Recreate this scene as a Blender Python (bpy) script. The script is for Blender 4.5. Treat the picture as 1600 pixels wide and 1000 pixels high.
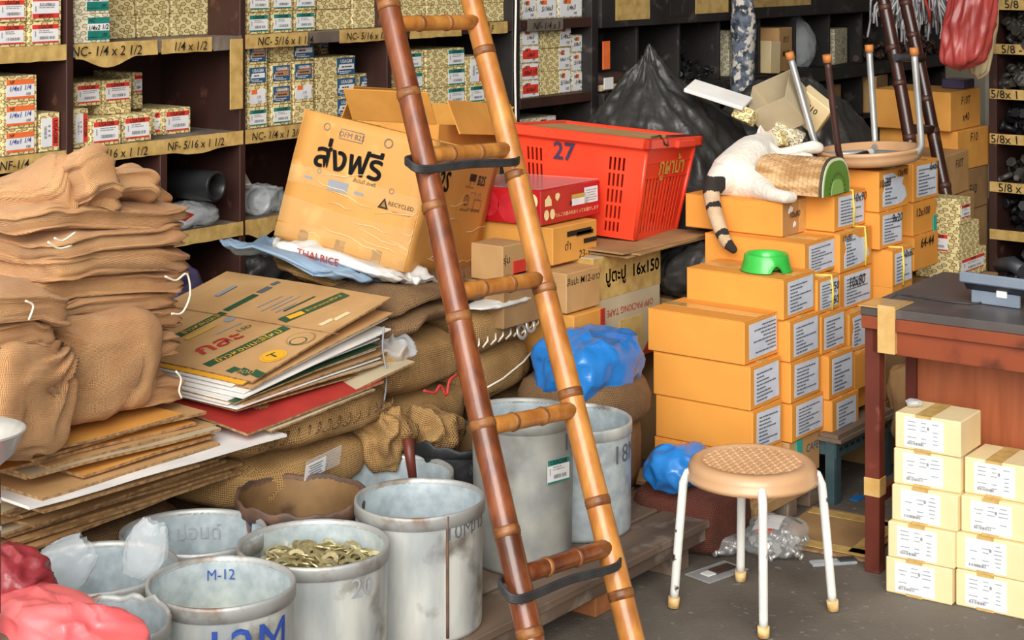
import bpy, bmesh, math, random
from mathutils import Vector, Matrix, noise
for o in list(bpy.data.objects): bpy.data.objects.remove(o)
scene = bpy.context.scene
COL = scene.collection
# ------------------------------------------------------------------ camera
# world x runs along the shelving, y runs into it, z is up; the camera is level (shift lens) 1.7 m up
F, HZ, CH, TH = 2700.0, -75.0, 1.7, math.radians(52.8)
FW = (math.sin(TH), math.cos(TH)); RT = (math.cos(TH), -math.sin(TH))
cam = bpy.data.cameras.new('camera'); cam.sensor_width = 36; cam.lens = F/1600*36
cam.shift_y = -(500-HZ)/1600; cam.clip_start = .05
co = bpy.data.objects.new('camera', cam); COL.objects.link(co)
co.location = (0, 0, CH); co.rotation_euler = (math.pi/2, 0, -TH); scene.camera = co
# ------------------------------------------------------------------ light
w = bpy.data.worlds.new('sky'); scene.world = w; w.use_nodes = True
bg = w.node_tree.nodes['Background']; bg.inputs[0].default_value = (.93, .97, 1, 1); bg.inputs[1].default_value = 1.5
sd = bpy.data.lights.new('daylight', 'SUN'); sd.energy = 3.3; sd.angle = math.radians(45); sd.color = (1, .955, .88)
so = bpy.data.objects.new('daylight', sd); COL.objects.link(so)
so.rotation_euler = Vector((.86, .54, -.50)).to_track_quat('-Z', 'Y').to_euler()
scene.view_settings.view_transform = 'Standard'; scene.view_settings.look = 'None'
scene.view_settings.gamma = 1; scene.view_settings.use_curve_mapping = False
scene.view_settings.exposure = 0.18
scene.cycles.max_bounces = 8; scene.cycles.transparent_max_bounces = 12
# ------------------------------------------------------------------ helpers
def at(u, v, Y):
    a = (u-800)/F
    return Vector((FW[0]*Y+RT[0]*a*Y, FW[1]*Y+RT[1]*a*Y, CH-(v-HZ)/F*Y))
def on_y(u, v, y): return at(u, v, y/(FW[1]+RT[1]*(u-800)/F))
def on_x(u, v, x): return at(u, v, x/(FW[0]+RT[0]*(u-800)/F))
def on_z(u, v, z): return at(u, v, (CH-z)*F/(v-HZ))
def lin(h):
    h = h.lstrip('#'); r = []
    for i in (0, 2, 4):
        c = int(h[i:i+2], 16)/255
        r.append(c/12.92 if c <= .04045 else ((c+.055)/1.055)**2.4)
    return (*r, 1)
_text = {}
def text_geo(s, bold=0.0):
    k = (s, bold)
    if k not in _text:
        cu = bpy.data.curves.new('t', 'FONT'); cu.body = s; cu.size = 1; cu.align_x = 'CENTER'; cu.align_y = 'CENTER'
        cu.resolution_u = 2; cu.offset = bold
        ob = bpy.data.objects.new('t', cu); me = bpy.data.meshes.new_from_object(ob)
        vs = [v.co.copy() for v in me.vertices]; fs = [tuple(p.vertices) for p in me.polygons]
        bpy.data.objects.remove(ob); bpy.data.meshes.remove(me)
        if vs:
            x0 = min(v.x for v in vs); x1 = max(v.x for v in vs); y0 = min(v.y for v in vs); y1 = max(v.y for v in vs)
            c = Vector(((x0+x1)/2, (y0+y1)/2, 0)); vs = [v-c for v in vs]
            _text[k] = (vs, fs, x1-x0, y1-y0)
        else: _text[k] = ([], [], 1, 1)
    return _text[k]
class MB:
    def __init__(s): s.v = []; s.f = []; s.m = []; s.sm = []
    def add(s, vs, fs, mi=0, M=None, smooth=False):
        n = len(s.v)
        s.v += [tuple(M @ Vector(p)) if M else tuple(p) for p in vs]
        for f in fs:
            s.f.append(tuple(i+n for i in f)); s.m.append(mi); s.sm.append(smooth)
        return s
    def box(s, c, d, mi=0, M=None, bev=0):
        x, y, z = c; a, b, e = d[0]/2, d[1]/2, d[2]/2
        if bev <= 0:
            vs = [(x+i*a, y+j*b, z+k*e) for i in (-1, 1) for j in (-1, 1) for k in (-1, 1)]
            fs = [(0,1,3,2), (4,6,7,5), (0,4,5,1), (2,3,7,6), (0,2,6,4), (1,5,7,3)]
            return s.add(vs, fs, mi, M)
        vs = []; idx = {}
        for i in (-1, 1):
            for j in (-1, 1):
                for k in (-1, 1):
                    for ax in range(3):
                        p = [x+i*(a-bev), y+j*(b-bev), z+k*(e-bev)]
                        p[ax] = (x, y, z)[ax]+(i, j, k)[ax]*(a, b, e)[ax]
                        idx[(i, j, k, ax)] = len(vs); vs.append(tuple(p))
        fs = []; I = idx
        for ax in range(3):
            o = [q for q in range(3) if q != ax]
            for sg in (-1, 1):
                q = []
                for (m, n) in ((-1, -1), (1, -1), (1, 1), (-1, 1)):
                    t = [0, 0, 0]; t[ax] = sg; t[o[0]] = m; t[o[1]] = n; q.append(I[(*t, ax)])
                if (sg > 0) == (ax == 1): q.reverse()
                fs.append(tuple(q))
        for ax in range(3):
            o = [q for q in range(3) if q != ax]
            for m in (-1, 1):
                for n in (-1, 1):
                    t = [0, 0, 0]; t[o[0]] = m; t[o[1]] = n
                    t[ax] = -1; lo = tuple(t); t[ax] = 1; hi = tuple(t)
                    fs.append((I[(*lo, o[0])], I[(*hi, o[0])], I[(*hi, o[1])], I[(*lo, o[1])]))
        for i in (-1, 1):
            for j in (-1, 1):
                for k in (-1, 1): fs.append(tuple(I[(i, j, k, ax)] for ax in range(3)))
        return s.add(vs, fs, mi, M)
    def quad(s, o, a, b, w, h, mi=0, th=0):
        o = Vector(o); a = Vector(a).normalized()*w/2; b = Vector(b).normalized()*h/2
        return s.add([o-a-b, o+a-b, o+a+b, o-a+b], [(0, 1, 2, 3)], mi)
    def text(s, t, o, a, b, size, mi=0, bold=0.0, fitw=None):
        vs, fs, W, Hh = text_geo(t, bold)
        k = size
        if fitw: k = min(size, fitw/max(W, 1e-6))
        o = Vector(o); a = Vector(a).normalized()*k; b = Vector(b).normalized()*k
        return s.add([o+a*v.x+b*v.y for v in vs], fs, mi)
    def tube(s, path, rad, n=10, mi=0, caps=True, smooth=True, closed=False):
        P = [Vector(p) for p in path]; L = len(P)
        if not hasattr(rad, '__len__'): rad = [rad]*L
        t0 = (P[1]-P[0]).normalized(); up = Vector((0, 0, 1)) if abs(t0.z) < .9 else Vector((1, 0, 0))
        nrm = t0.cross(up).normalized(); vs = []
        for i in range(L):
            if closed: t = P[(i+1) % L]-P[i-1]
            else: t = P[min(i+1, L-1)]-P[max(i-1, 0)]
            if t.length < 1e-9: t = t0.copy()
            t.normalize(); nrm = nrm-t*nrm.dot(t); nrm.normalize(); bn = t.cross(nrm)
            for k in range(n):
                a = 2*math.pi*k/n; vs.append(P[i]+(nrm*math.cos(a)+bn*math.sin(a))*rad[i])
        fs = []
        for i in range(L if closed else L-1):
            j = (i+1) % L
            for k in range(n): fs.append((i*n+k, i*n+(k+1) % n, j*n+(k+1) % n, j*n+k))
        s.add(vs, fs, mi, None, smooth)
        if caps and not closed:
            b = len(s.v)-len(vs)
            s.f.append(tuple(b+k for k in range(n))[::-1]); s.m.append(mi); s.sm.append(False)
            s.f.append(tuple(b+(L-1)*n+k for k in range(n))); s.m.append(mi); s.sm.append(False)
        return s
    def lathe(s, prof, n=32, mi=0, M=None, fn=None, smooth=True):
        vs = []; L = len(prof)
        for (r, z) in prof:
            for k in range(n):
                a = 2*math.pi*k/n; p = Vector((r*math.cos(a), r*math.sin(a), z))
                vs.append(fn(p, a) if fn else p)
        fs = [(i*n+k, i*n+(k+1) % n, (i+1)*n+(k+1) % n, (i+1)*n+k) for i in range(L-1) for k in range(n)]
        return s.add(vs, fs, mi, M, smooth)
    def prism(s, outline, d, mi=0, M=None):
        # outline in local xz plane, extruded along +y by d
        n = len(outline); vs = [(x, 0, z) for x, z in outline]+[(x, d, z) for x, z in outline]
        fs = [tuple(range(n)), tuple(range(2*n-1, n-1, -1))]+[(i, i+n, (i+1) % n+n, (i+1) % n) for i in range(n)]
        return s.add(vs, fs, mi, M)
    def grid(s, fn, nu, nv, mi=0, smooth=True, wrapu=False):
        vs = [fn(i/(nu if wrapu else nu-1), j/(nv-1)) for j in range(nv) for i in range(nu)]
        fs = []
        for j in range(nv-1):
            for i in range(nu if wrapu else nu-1):
                k = (i+1) % nu
                fs.append((j*nu+i, j*nu+k, (j+1)*nu+k, (j+1)*nu+i))
        return s.add(vs, fs, mi, None, smooth)
    def mesh(s, name, mats):
        me = bpy.data.meshes.new(name); me.from_pydata(s.v, [], s.f)
        for m in (mats if isinstance(mats, (list, tuple)) else [mats]): me.materials.append(M_[m] if isinstance(m, str) else m)
        me.polygons.foreach_set('material_index', s.m); me.polygons.foreach_set('use_smooth', s.sm)
        uv = me.uv_layers.new(name='uv'); d = [0.0]*(2*len(me.loops)); vs = s.v
        for p in me.polygons:
            n = p.normal; a = (abs(n.x), abs(n.y), abs(n.z)); k = a.index(max(a))
            for li in p.loop_indices:
                c = vs[me.loops[li].vertex_index]
                d[2*li], d[2*li+1] = ((c[1], c[2]), (c[0], c[2]), (c[0], c[1]))[k]
        uv.data.foreach_set('uv', d); me.update()
        return me
    def build(s, name, mats, parent=None, loc=None, rot=None):
        return obj(name, s.mesh(name, mats), parent, loc, rot)
def obj(name, me, parent=None, loc=None, rot=None):
    o = bpy.data.objects.new(name, me); COL.objects.link(o)
    if parent: o.parent = parent
    if loc is not None: o.location = loc
    if rot is not None: o.rotation_euler = rot
    return o
def tag(o, label=None, cat=None, group=None, kind=None):
    if label: o['label'] = label
    if cat: o['category'] = cat
    if group: o['group'] = group
    if kind: o['kind'] = kind
    return o
def thing(name, label, cat, loc=(0, 0, 0), rot=(0, 0, 0), group=None):
    o = bpy.data.objects.new(name, None); COL.objects.link(o); o.empty_display_size = .05
    o.location = loc; o.rotation_euler = rot
    return tag(o, label, cat, group)
def rotz(a): return Matrix.Rotation(a, 4, 'Z')
ORD = ['first', 'second', 'third', 'fourth', 'fifth', 'sixth', 'seventh', 'eighth', 'ninth', 'tenth', 'eleventh', 'twelfth']
def pw(c, e): return math.copysign(abs(c)**e, c)
def pillow(dims, e1=.5, e2=.35, nu=40, nv=20, fn=None):
    """closed superellipsoid; fn(point)->point displaces it"""
    a, b, c = dims[0]/2, dims[1]/2, dims[2]/2; vs = []; fs = []
    for j in range(nv+1):
        ph = -math.pi/2+math.pi*j/nv; cp = pw(math.cos(ph), e1); sp = pw(math.sin(ph), e1)
        for i in range(nu):
            t = 2*math.pi*i/nu
            p = Vector((a*cp*pw(math.cos(t), e2), b*cp*pw(math.sin(t), e2), c*sp))
            vs.append(fn(p) if fn else p)
    for j in range(nv):
        for i in range(nu): fs.append((j*nu+i, j*nu+(i+1) % nu, (j+1)*nu+(i+1) % nu, (j+1)*nu+i))
    return vs, fs
def smooth_path(pts, n=5):
    pts = [Vector(p) for p in pts]; P = [pts[0]*2-pts[1]]+pts+[pts[-1]*2-pts[-2]]; o = []
    for i in range(1, len(P)-2):
        a, b, c, d = P[i-1:i+3]
        for k in range(n):
            t = k/n; o.append(.5*((2*b)+(c-a)*t+(2*a-5*b+4*c-d)*t*t+(3*b-a-3*c+d)*t**3))
    return o+[pts[-1]]
def nz(p, s, seed=0): return noise.noise(Vector(p)*s+Vector((seed*7.3, seed*3.1, seed*5.7)))
def rdg(p, s, seed=0): return 1-abs(noise.noise(Vector(p)*s+Vector((seed*7.3, seed*3.1, seed*5.7))))*2
# ------------------------------------------------------------------ materials
M_ = {}
def mat(name, c1, c2=None, rough=.7, metal=0, nscale=8, ndet=5, thr=(.35, .65), bump=0, bscale=60, bdet=3, stretch=None, coord='Object',
        c3=None, n3=20, t3=(.6, .68), spec=.5, coat=0, trans=0, alpha=1, weave=0, sheen=0, bands=None):
    m = bpy.data.materials.new(name); m.use_nodes = True; nt = m.node_tree; N = nt.nodes; L = nt.links
    b = N['Principled BSDF']; b.inputs['Roughness'].default_value = rough; b.inputs['Metallic'].default_value = metal
    b.inputs['Specular IOR Level'].default_value = spec; b.inputs['Coat Weight'].default_value = coat; b.inputs['Coat Roughness'].default_value = .15
    b.inputs['Transmission Weight'].default_value = trans; b.inputs['Alpha'].default_value = alpha; b.inputs['Sheen Weight'].default_value = sheen
    b.inputs['Base Color'].default_value = lin(c1)
    tc = N.new('ShaderNodeTexCoord'); src = tc.outputs['UV' if coord == 'UV' else coord]
    if stretch:
        mp = N.new('ShaderNodeMapping'); mp.inputs['Scale'].default_value = stretch; L.new(src, mp.inputs[0]); src2 = mp.outputs[0]
    else: src2 = src
    def ramp(out, t):
        r = N.new('ShaderNodeMapRange'); r.inputs[1].default_value = t[0]; r.inputs[2].default_value = t[1]; L.new(out, r.inputs[0]); return r.outputs[0]
    col = None
    if c2:
        n = N.new('ShaderNodeTexNoise'); n.inputs['Scale'].default_value = nscale; n.inputs['Detail'].default_value = ndet; L.new(src2, n.inputs['Vector'])
        mx = N.new('ShaderNodeMix'); mx.data_type = 'RGBA'; mx.inputs[6].default_value = lin(c1); mx.inputs[7].default_value = lin(c2)
        L.new(ramp(n.outputs[0], thr), mx.inputs[0]); col = mx.outputs[2]
    if c3:
        n = N.new('ShaderNodeTexNoise'); n.inputs['Scale'].default_value = n3; n.inputs['Detail'].default_value = 6; L.new(src, n.inputs['Vector'])
        mx = N.new('ShaderNodeMix'); mx.data_type = 'RGBA'; mx.inputs[7].default_value = lin(c3)
        if col: L.new(col, mx.inputs[6])
        else: mx.inputs[6].default_value = lin(c1)
        L.new(ramp(n.outputs[0], t3), mx.inputs[0]); col = mx.outputs[2]
    h = None
    if weave:
        # crossed threads: two sine gratings over the box-projected coordinates
        outs = []
        for ax in ('X', 'Y'):
            wv = N.new('ShaderNodeTexWave'); wv.bands_direction = ax; wv.inputs['Scale'].default_value = weave
            wv.inputs['Distortion'].default_value = 1.2; wv.inputs['Detail'].default_value = 1; L.new(tc.outputs['UV'], wv.inputs[0]); outs.append(wv.outputs['Fac'])
        mm = N.new('ShaderNodeMath'); mm.operation = 'MULTIPLY'; L.new(outs[0], mm.inputs[0]); L.new(outs[1], mm.inputs[1]); h = mm.outputs[0]
        mx = N.new('ShaderNodeMix'); mx.data_type = 'RGBA'; mx.blend_type = 'MULTIPLY'; mx.inputs[0].default_value = 1
        r = N.new('ShaderNodeMapRange'); r.inputs[3].default_value = .80; r.inputs[4].default_value = 1.10; L.new(h, r.inputs[0])
        L.new(col, mx.inputs[6]); L.new(r.outputs[0], mx.inputs[7]); col = mx.outputs[2]
    if bands:
        wv = N.new('ShaderNodeTexWave'); wv.bands_direction = bands[0]; wv.inputs['Scale'].default_value = bands[1]; wv.inputs['Distortion'].default_value = .5
        L.new(src, wv.inputs[0]); h = wv.outputs['Fac']
    if col: L.new(col, b.inputs['Base Color'])
    if bump:
        bp = N.new('ShaderNodeBump'); bp.inputs['Strength'].default_value = bump; bp.inputs['Distance'].default_value = .004
        if h is None:
            n = N.new('ShaderNodeTexNoise'); n.inputs['Scale'].default_value = bscale; n.inputs['Detail'].default_value = bdet; L.new(src2, n.inputs['Vector']); h = n.outputs[0]
        L.new(h, bp.inputs['Height']); L.new(bp.outputs[0], b.inputs['Normal'])
    M_[name] = m; return m
mat('asphalt', '#6f675c', '#595149', .85, nscale=3, bump=.5, bscale=90, c3='#8a857e', n3=35, t3=(.62, .72))
mat('plaster', '#cfc8ba', '#bdb5a6', .9, nscale=3)
mat('ceiling_board', '#6e675c', '#5d574d', .9, nscale=2)
mat('dark_wood', '#43261f', '#2c1915', .55, nscale=4, stretch=(1, 1, .25), bump=.25, bscale=40, c3='#6a4434', n3=14, t3=(.62, .74))
mat('black_wood', '#2a2625', '#1d1918', .6, nscale=6, bump=.4, bscale=30, c3='#4a423d', n3=16, t3=(.6, .7))
mat('board_top', '#7d7164', '#5c5046', .8, nscale=7, bump=.2)
mat('old_plank', '#7a6553', '#55443a', .8, nscale=5, stretch=(.2, 1.5, 1.5), bump=.4, bscale=30, c3='#8f8172', n3=9, t3=(.55, .7))
mat('raw_block', '#a5683c', '#7a4526', .8, nscale=9, bump=.4, bscale=40)
mat('pale_timber', '#b38d5e', '#8f6f4b', .8, nscale=6, bump=.4, bscale=40)
mat('tape', '#cfae6c', '#b08d4f', .35, nscale=25, bump=.3, bscale=70, thr=(.4, .7))
mat('clear_tape', '#d3ae72', '#c69b58', .2, nscale=20, bump=.35, bscale=50, coat=.5)
mat('film_tape', '#f0cf92', None, .15, bump=.8, bscale=30, alpha=.22, coat=.6)
mat('ink', '#1b1917', None, .7)
mat('blue_ink', '#2a4a9c', None, .7)
mat('grey_ink', '#5a5f66', None, .7)
mat('faint_ink', '#9aa0a5', None, .6)
mat('paper', '#eceae6', '#dcdde2', .75, nscale=10, bump=.15, bscale=30)
mat('paper_blue', '#d9dde8', '#c3cad8', .75, nscale=10, bump=.4, bscale=25)
mat('print_grey', '#8f9299', None, .8)
mat('label_red', '#e0402f', '#cf3327', .6, nscale=20)
mat('label_orange', '#ef7a3c', '#e6642d', .6, nscale=20)
mat('label_teal', '#1f8a7d', '#187064', .6, nscale=20)
mat('label_blue', '#2b5f86', '#235073', .6, nscale=20)
mat('label_brown', '#b98a63', '#a07350', .7, nscale=20)
mat('carton_orange', '#e39a40', '#d98f36', .75, nscale=5, thr=(.3, .75), bump=.12, bscale=25, c3='#c48a48', n3=6, t3=(.66, .85))
mat('carton_end', '#b98a56', '#a57b4a', .7, nscale=7, bump=.2, bscale=30)
mat('carton_cream', '#ead3a6', '#e0c794', .75, nscale=6, bump=.1, c3='#cdb283', n3=9, t3=(.62, .8))
mat('card', '#c69c68', '#b68b58', .8, nscale=6, bump=.15, bscale=30, c3='#a57b4b', n3=5, t3=(.6, .8))
mat('card_edge', '#b08a5e', '#7d5d3c', .85, nscale=60, bump=.5, bscale=120)
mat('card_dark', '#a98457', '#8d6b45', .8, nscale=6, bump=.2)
mat('card_orange', '#e0a04a', '#d1903f', .75, nscale=6, bump=.15)
mat('card_white', '#eeeae4', '#dcd8d4', .7, nscale=6, bump=.1)
mat('card_grey', '#c4b495', '#b3a283', .8, nscale=6)
mat('card_red', '#b8382f', '#9f2e28', .6, nscale=8)
mat('card_yellow', '#f2b62c', '#e5a31f', .6, nscale=8)
mat('card_green', '#2f5a3c', '#25492f', .6, nscale=8)
mat('big_carton', '#d69a50', '#c88c42', .6, nscale=4, bump=.3, bscale=14, c3='#dfae66', n3=9, t3=(.58, .72), stretch=(1, 1, .4))
mat('galvanized', '#dcdcd4', '#a9aeae', .42, .3, nscale=5, ndet=10, bump=.15, bscale=20, c3='#7d766c', n3=9, t3=(.56, .70), stretch=(2.5, 2.5, .7))
mat('galvanized_dull', '#bab9b0', '#989a98', .5, .3, nscale=10, ndet=8, bump=.12, bscale=20, c3='#716a60', n3=6, t3=(.55, .75))
mat('galvanized_pale', '#cbd5d9', '#acb9bf', .42, .35, nscale=30, ndet=8, bump=.12, bscale=20, c3='#8b8f8d', n3=9, t3=(.6, .8))
mat('rim_rust', '#b3b4b1', '#7d6553', .5, .45, nscale=13, ndet=8, thr=(.50, .68), bump=.25, bscale=40)
mat('rust', '#57473d', '#7a5a48', .7, .3, nscale=18, bump=.4)
mat('rust_inner', '#93724a', '#6b4f33', .6, .2, nscale=6, ndet=8, bump=.3, bscale=30, c3='#4d3423', n3=9, t3=(.58, .7))
mat('drum_blue', '#2d4468', '#22365a', .6, .1, nscale=8, bump=.3, c3='#9c7258', n3=9, t3=(.52, .58))
mat('drum_black', '#2b2c2e', '#1c1d20', .55, .1, nscale=8, bump=.4, c3='#77716a', n3=9, t3=(.62, .72))
mat('steel', '#dcd9d3', '#bfbbb3', .3, .55, nscale=20)
mat('brass_zinc', '#cdbf8e', '#a2966b', .35, .6, nscale=30, c3='#e8e0c0', n3=60)
mat('bamboo', '#8a4c28', '#642f19', .32, nscale=5, ndet=6, stretch=(6, 6, 1.2), bump=.12, bscale=25, c3='#45210f', n3=4, t3=(.52, .70), coat=.35)
mat('bamboo_pale', '#c98a42', '#a9662b', .34, nscale=5, ndet=6, stretch=(5, 5, 1.5), bump=.12, bscale=25, c3='#8a4f24', n3=5, t3=(.56, .72), coat=.3)
mat('bamboo_dark', '#42221a', '#2c1712', .3, nscale=4, stretch=(4, 4, 1), bump=.1, c3='#6a3e2c', n3=7, t3=(.6, .72), coat=.3)
mat('bamboo_node', '#9a6436', '#6a3d1e', .45, nscale=30, bump=.3)
mat('bamboo_node_dark', '#5a3526', '#3a2019', .5, nscale=30, bump=.3)
mat('rubber', '#3c3c3d', '#2c2c2e', .6, nscale=20, bump=.2)
mat('red_plastic', '#f2492c', '#e53d22', .35, nscale=3, coat=.15)
mat('apple_red', '#c41e26', '#b0161f', .3, nscale=4, coat=.4)
mat('apple_skin', '#d8343c', '#b81d28', .5, nscale=14)
mat('cream_print', '#f3d9a0', None, .6)
mat('gold_print', '#c9a54a', None, .6)
mat('green_plastic', '#3fbf4c', '#34ad43', .3, nscale=3, coat=.3)
mat('blue_bag', '#2f86d6', '#2272c0', .28, nscale=5, bump=1.0, bscale=25, coat=.3)
mat('black_bag', '#3b3a38', '#2b2a29', .42, nscale=6, bump=1.0, bscale=22, bdet=6, c3='#5d5b57', n3=7, t3=(.66, .85))
mat('red_bag', '#c8524c', '#a83c38', .35, alpha=.85, nscale=5, bump=.5, bscale=25, coat=.2)
mat('pink_bag', '#f0787a', '#e86466', .35, nscale=5, bump=.6, bscale=22, coat=.2)
mat('dark_red_bag', '#a2383f', '#852a30', .35, nscale=7, bump=.6, bscale=25, coat=.2)
mat('purple_bag', '#4a4360', '#3a344e', .35, nscale=7, bump=.6, bscale=25, coat=.2)
mat('cream_bag', '#d9c49b', '#c4ad83', .45, nscale=5, bump=.5, bscale=25)
mat('white_sack', '#e6e4df', '#cfccc6', .5, nscale=7, bump=.45, bscale=40)
mat('blue_sack', '#8fa8c0', '#7891ab', .5, nscale=7, bump=.45, bscale=40)
mat('green_sack', '#1d5a48', '#14463a', .45, nscale=9, bump=.5, bscale=40)
mat('burlap', '#ecb072', '#d8985a', .9, nscale=9, bump=.9, weave=95, sheen=.2)
mat('burlap_brown', '#c2985f', '#a57c49', .92, nscale=8, bump=.9, weave=55, c3='#83603a', n3=5, t3=(.55, .75))
mat('burlap_dark', '#9b7750', '#7f5e3d', .92, nscale=7, bump=.9, weave=55, c3='#65492f', n3=5, t3=(.55, .75))
mat('burlap_red', '#7b3f30', '#5e3428', .92, nscale=5, bump=.9, weave=55, c3='#4a3426', n3=5, t3=(.5, .7))
mat('twine', '#e6dcc6', None, .8)
mat('red_thread', '#c83a36', None, .8)
mat('clear_plastic', '#eef2f4', None, .12, trans=.0, alpha=.22, bump=.4, bscale=30, spec=.9)
mat('frost_plastic', '#e4e9ec', '#cfd6da', .2, alpha=.36, bump=.9, bscale=40)
mat('bolt_black', '#2b2b2d', '#1f1f21', .45, .4, nscale=20)
mat('bolt_grey', '#5d5752', '#45403c', .5, .5, nscale=20)
mat('bolt_brown', '#5a4238', '#42302a', .6, .3, nscale=20)
mat('pvc_black', '#29292b', '#202022', .35, nscale=10)
mat('desk_wood', '#8f4527', '#7a3820', .4, nscale=4, stretch=(3, 1, 1), bump=.1, bscale=30, c3='#5a2a1a', n3=7, t3=(.58, .72), coat=.1)
mat('desk_panel', '#b0623c', '#9c5432', .45, nscale=5, stretch=(8, 8, .6), bump=.08, bscale=20)
mat('desk_leg', '#6a2f22', '#552419', .45, nscale=5, bump=.1, c3='#83483a', n3=12, t3=(.6, .7))
mat('laminate', '#5b5350', '#4d4643', .38, nscale=5, c3='#6e6561', n3=7, t3=(.55, .75))
mat('phone_black', '#2c2d31', None, .45)
mat('phone_grey', '#7f8a99', '#727d8c', .45, nscale=8)
mat('stool_seat', '#cfa47c', '#c2956c', .35, nscale=6, coat=.2, c3='#b58a5d', n3=7, t3=(.6, .75))
mat('chipped_paint', '#e4e3dc', '#d2d2cb', .5, nscale=10, bump=.2, c3='#4e332a', n3=17, t3=(.62, .65))
mat('chrome', '#c9cac8', '#aeb0af', .35, .6, nscale=12)
mat('brown_paint', '#4a2c25', '#3a211c', .45, nscale=10)
mat('foot_tip', '#e9cf94', '#c58d4c', .7, nscale=30, bump=.3)
mat('orange_tip', '#c9803f', '#b06c32', .6, nscale=20)
mat('angle_iron', '#4d666c', '#3d5459', .5, .3, nscale=12, c3='#6b5a4c', n3=12, t3=(.62, .7))
mat('green_tape', '#3aa694', None, .4)
mat('yellow_strap', '#e8cf63', '#dcc04f', .45, nscale=10)
mat('kiwi_green', '#5c8531', '#6d9640', .6, nscale=6)
mat('kiwi_light', '#8fb35f', None, .6)
mat('kiwi_rim', '#e8e4c6', None, .6)
mat('kiwi_edge', '#4a4030', None, .6)
mat('corrugated', '#d3ae80', '#a87e50', .9, nscale=40, bump=1, bscale=60, thr=(.4, .6), stretch=(1, .35, 1))
mat('cat_white', '#e6e0d5', '#d8cdbd', .9, nscale=9, bump=.9, bscale=70, sheen=.3)
mat('cat_black', '#2e2824', '#1f1b19', .9, nscale=20, bump=.5, bscale=90)
mat('cat_tan', '#c9b193', '#b89a78', .9, nscale=20, bump=.5, bscale=90)
mat('cat_pink', '#d9a79a', '#c98f84', .7, nscale=10)
mat('floral', '#6d7686', '#2c3440', .8, nscale=22, thr=(.42, .58), c3='#d9d2c6', n3=30, t3=(.5, .58))
mat('white_wire', '#e8e2d8', None, .5)
mat('ribbon', '#d8d8d8', '#b5b5b8', .3, nscale=20)
mat('cyan', '#6fc0d8', None, .5)
# leaf-print wrapping paper: slanted oval outlines on cream
def pattern(name, base, line, tint):
    m = bpy.data.materials.new(name); m.use_nodes = True; nt = m.node_tree; N = nt.nodes; L = nt.links; b = N['Principled BSDF']
    b.inputs['Roughness'].default_value = .6
    tc = N.new('ShaderNodeTexCoord'); mp = N.new('ShaderNodeMapping'); mp.inputs['Rotation'].default_value = (0, 0, math.radians(-38)); mp.inputs['Scale'].default_value = (33, 60, 1)
    vo = N.new('ShaderNodeTexVoronoi'); vo.voronoi_dimensions = '2D'; vo.inputs['Scale'].default_value = 1; vo.inputs['Randomness'].default_value = .45
    L.new(tc.outputs['UV'], mp.inputs[0]); L.new(mp.outputs[0], vo.inputs['Vector'])
    r = N.new('ShaderNodeValToRGB'); L.new(vo.outputs['Distance'], r.inputs[0]); e = r.color_ramp.elements
    e[0].position = 0; e[0].color = lin(line); e[1].position = .07; e[1].color = lin(tint)
    for p, c in ((.26, tint), (.30, line), (.37, line), (.42, base), (1, base)):
        q = e.new(p); q.color = lin(c)
    n = N.new('ShaderNodeTexNoise'); n.inputs['Scale'].default_value = 6; L.new(tc.outputs['Object'], n.inputs[0])
    mx = N.new('ShaderNodeMix'); mx.data_type = 'RGBA'; mx.blend_type = 'MULTIPLY'; mr = N.new('ShaderNodeMapRange'); mr.inputs[3].default_value = .2; mr.inputs[4].default_value = .0
    mx.inputs[7].default_value = lin('#b39a6a'); L.new(n.outputs[0], mr.inputs[0]); L.new(mr.outputs[0], mx.inputs[0]); L.new(r.outputs[0], mx.inputs[6])
    L.new(mx.outputs[2], b.inputs['Base Color']); M_[name] = m
pattern('leaf_paper', '#efdfa6', '#6f5a34', '#dcc488')
pattern('leaf_paper_pale', '#ece4c8', '#857a66', '#d9d0b0')
# ------------------------------------------------------------------ setting
def struct(name, mb, mats, label=None): return tag(mb.build(name, mats), label, None, None, 'structure')
struct('floor', MB().box((5, 0, -.05), (20, 16, .1)), 'asphalt', 'dark grey worn concrete floor')
struct('wall_back', MB().box((5.5, 4.72, 2.3), (15, .2, 4.6)), 'plaster', 'back wall behind the dark shelving')
struct('wall_right', MB().box((11.6, 1, 2.3), (.2, 8, 4.6)), 'plaster', 'end wall behind the far rack')
struct('wall_unseen', MB().box((6.4, -2.4, 2.3), (10.4, .2, 4.6)), 'plaster', 'unseen opposite wall added to cut side light on the shelves')  # out of view, added so daylight comes mainly from the open side
struct('ceiling', MB().box((7.2, 1, 4.65), (8.6, 7.6, .1)), 'ceiling_board', 'unseen ceiling added to block light from above')  # out of view, added to keep sky light off the upward faces
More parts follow.
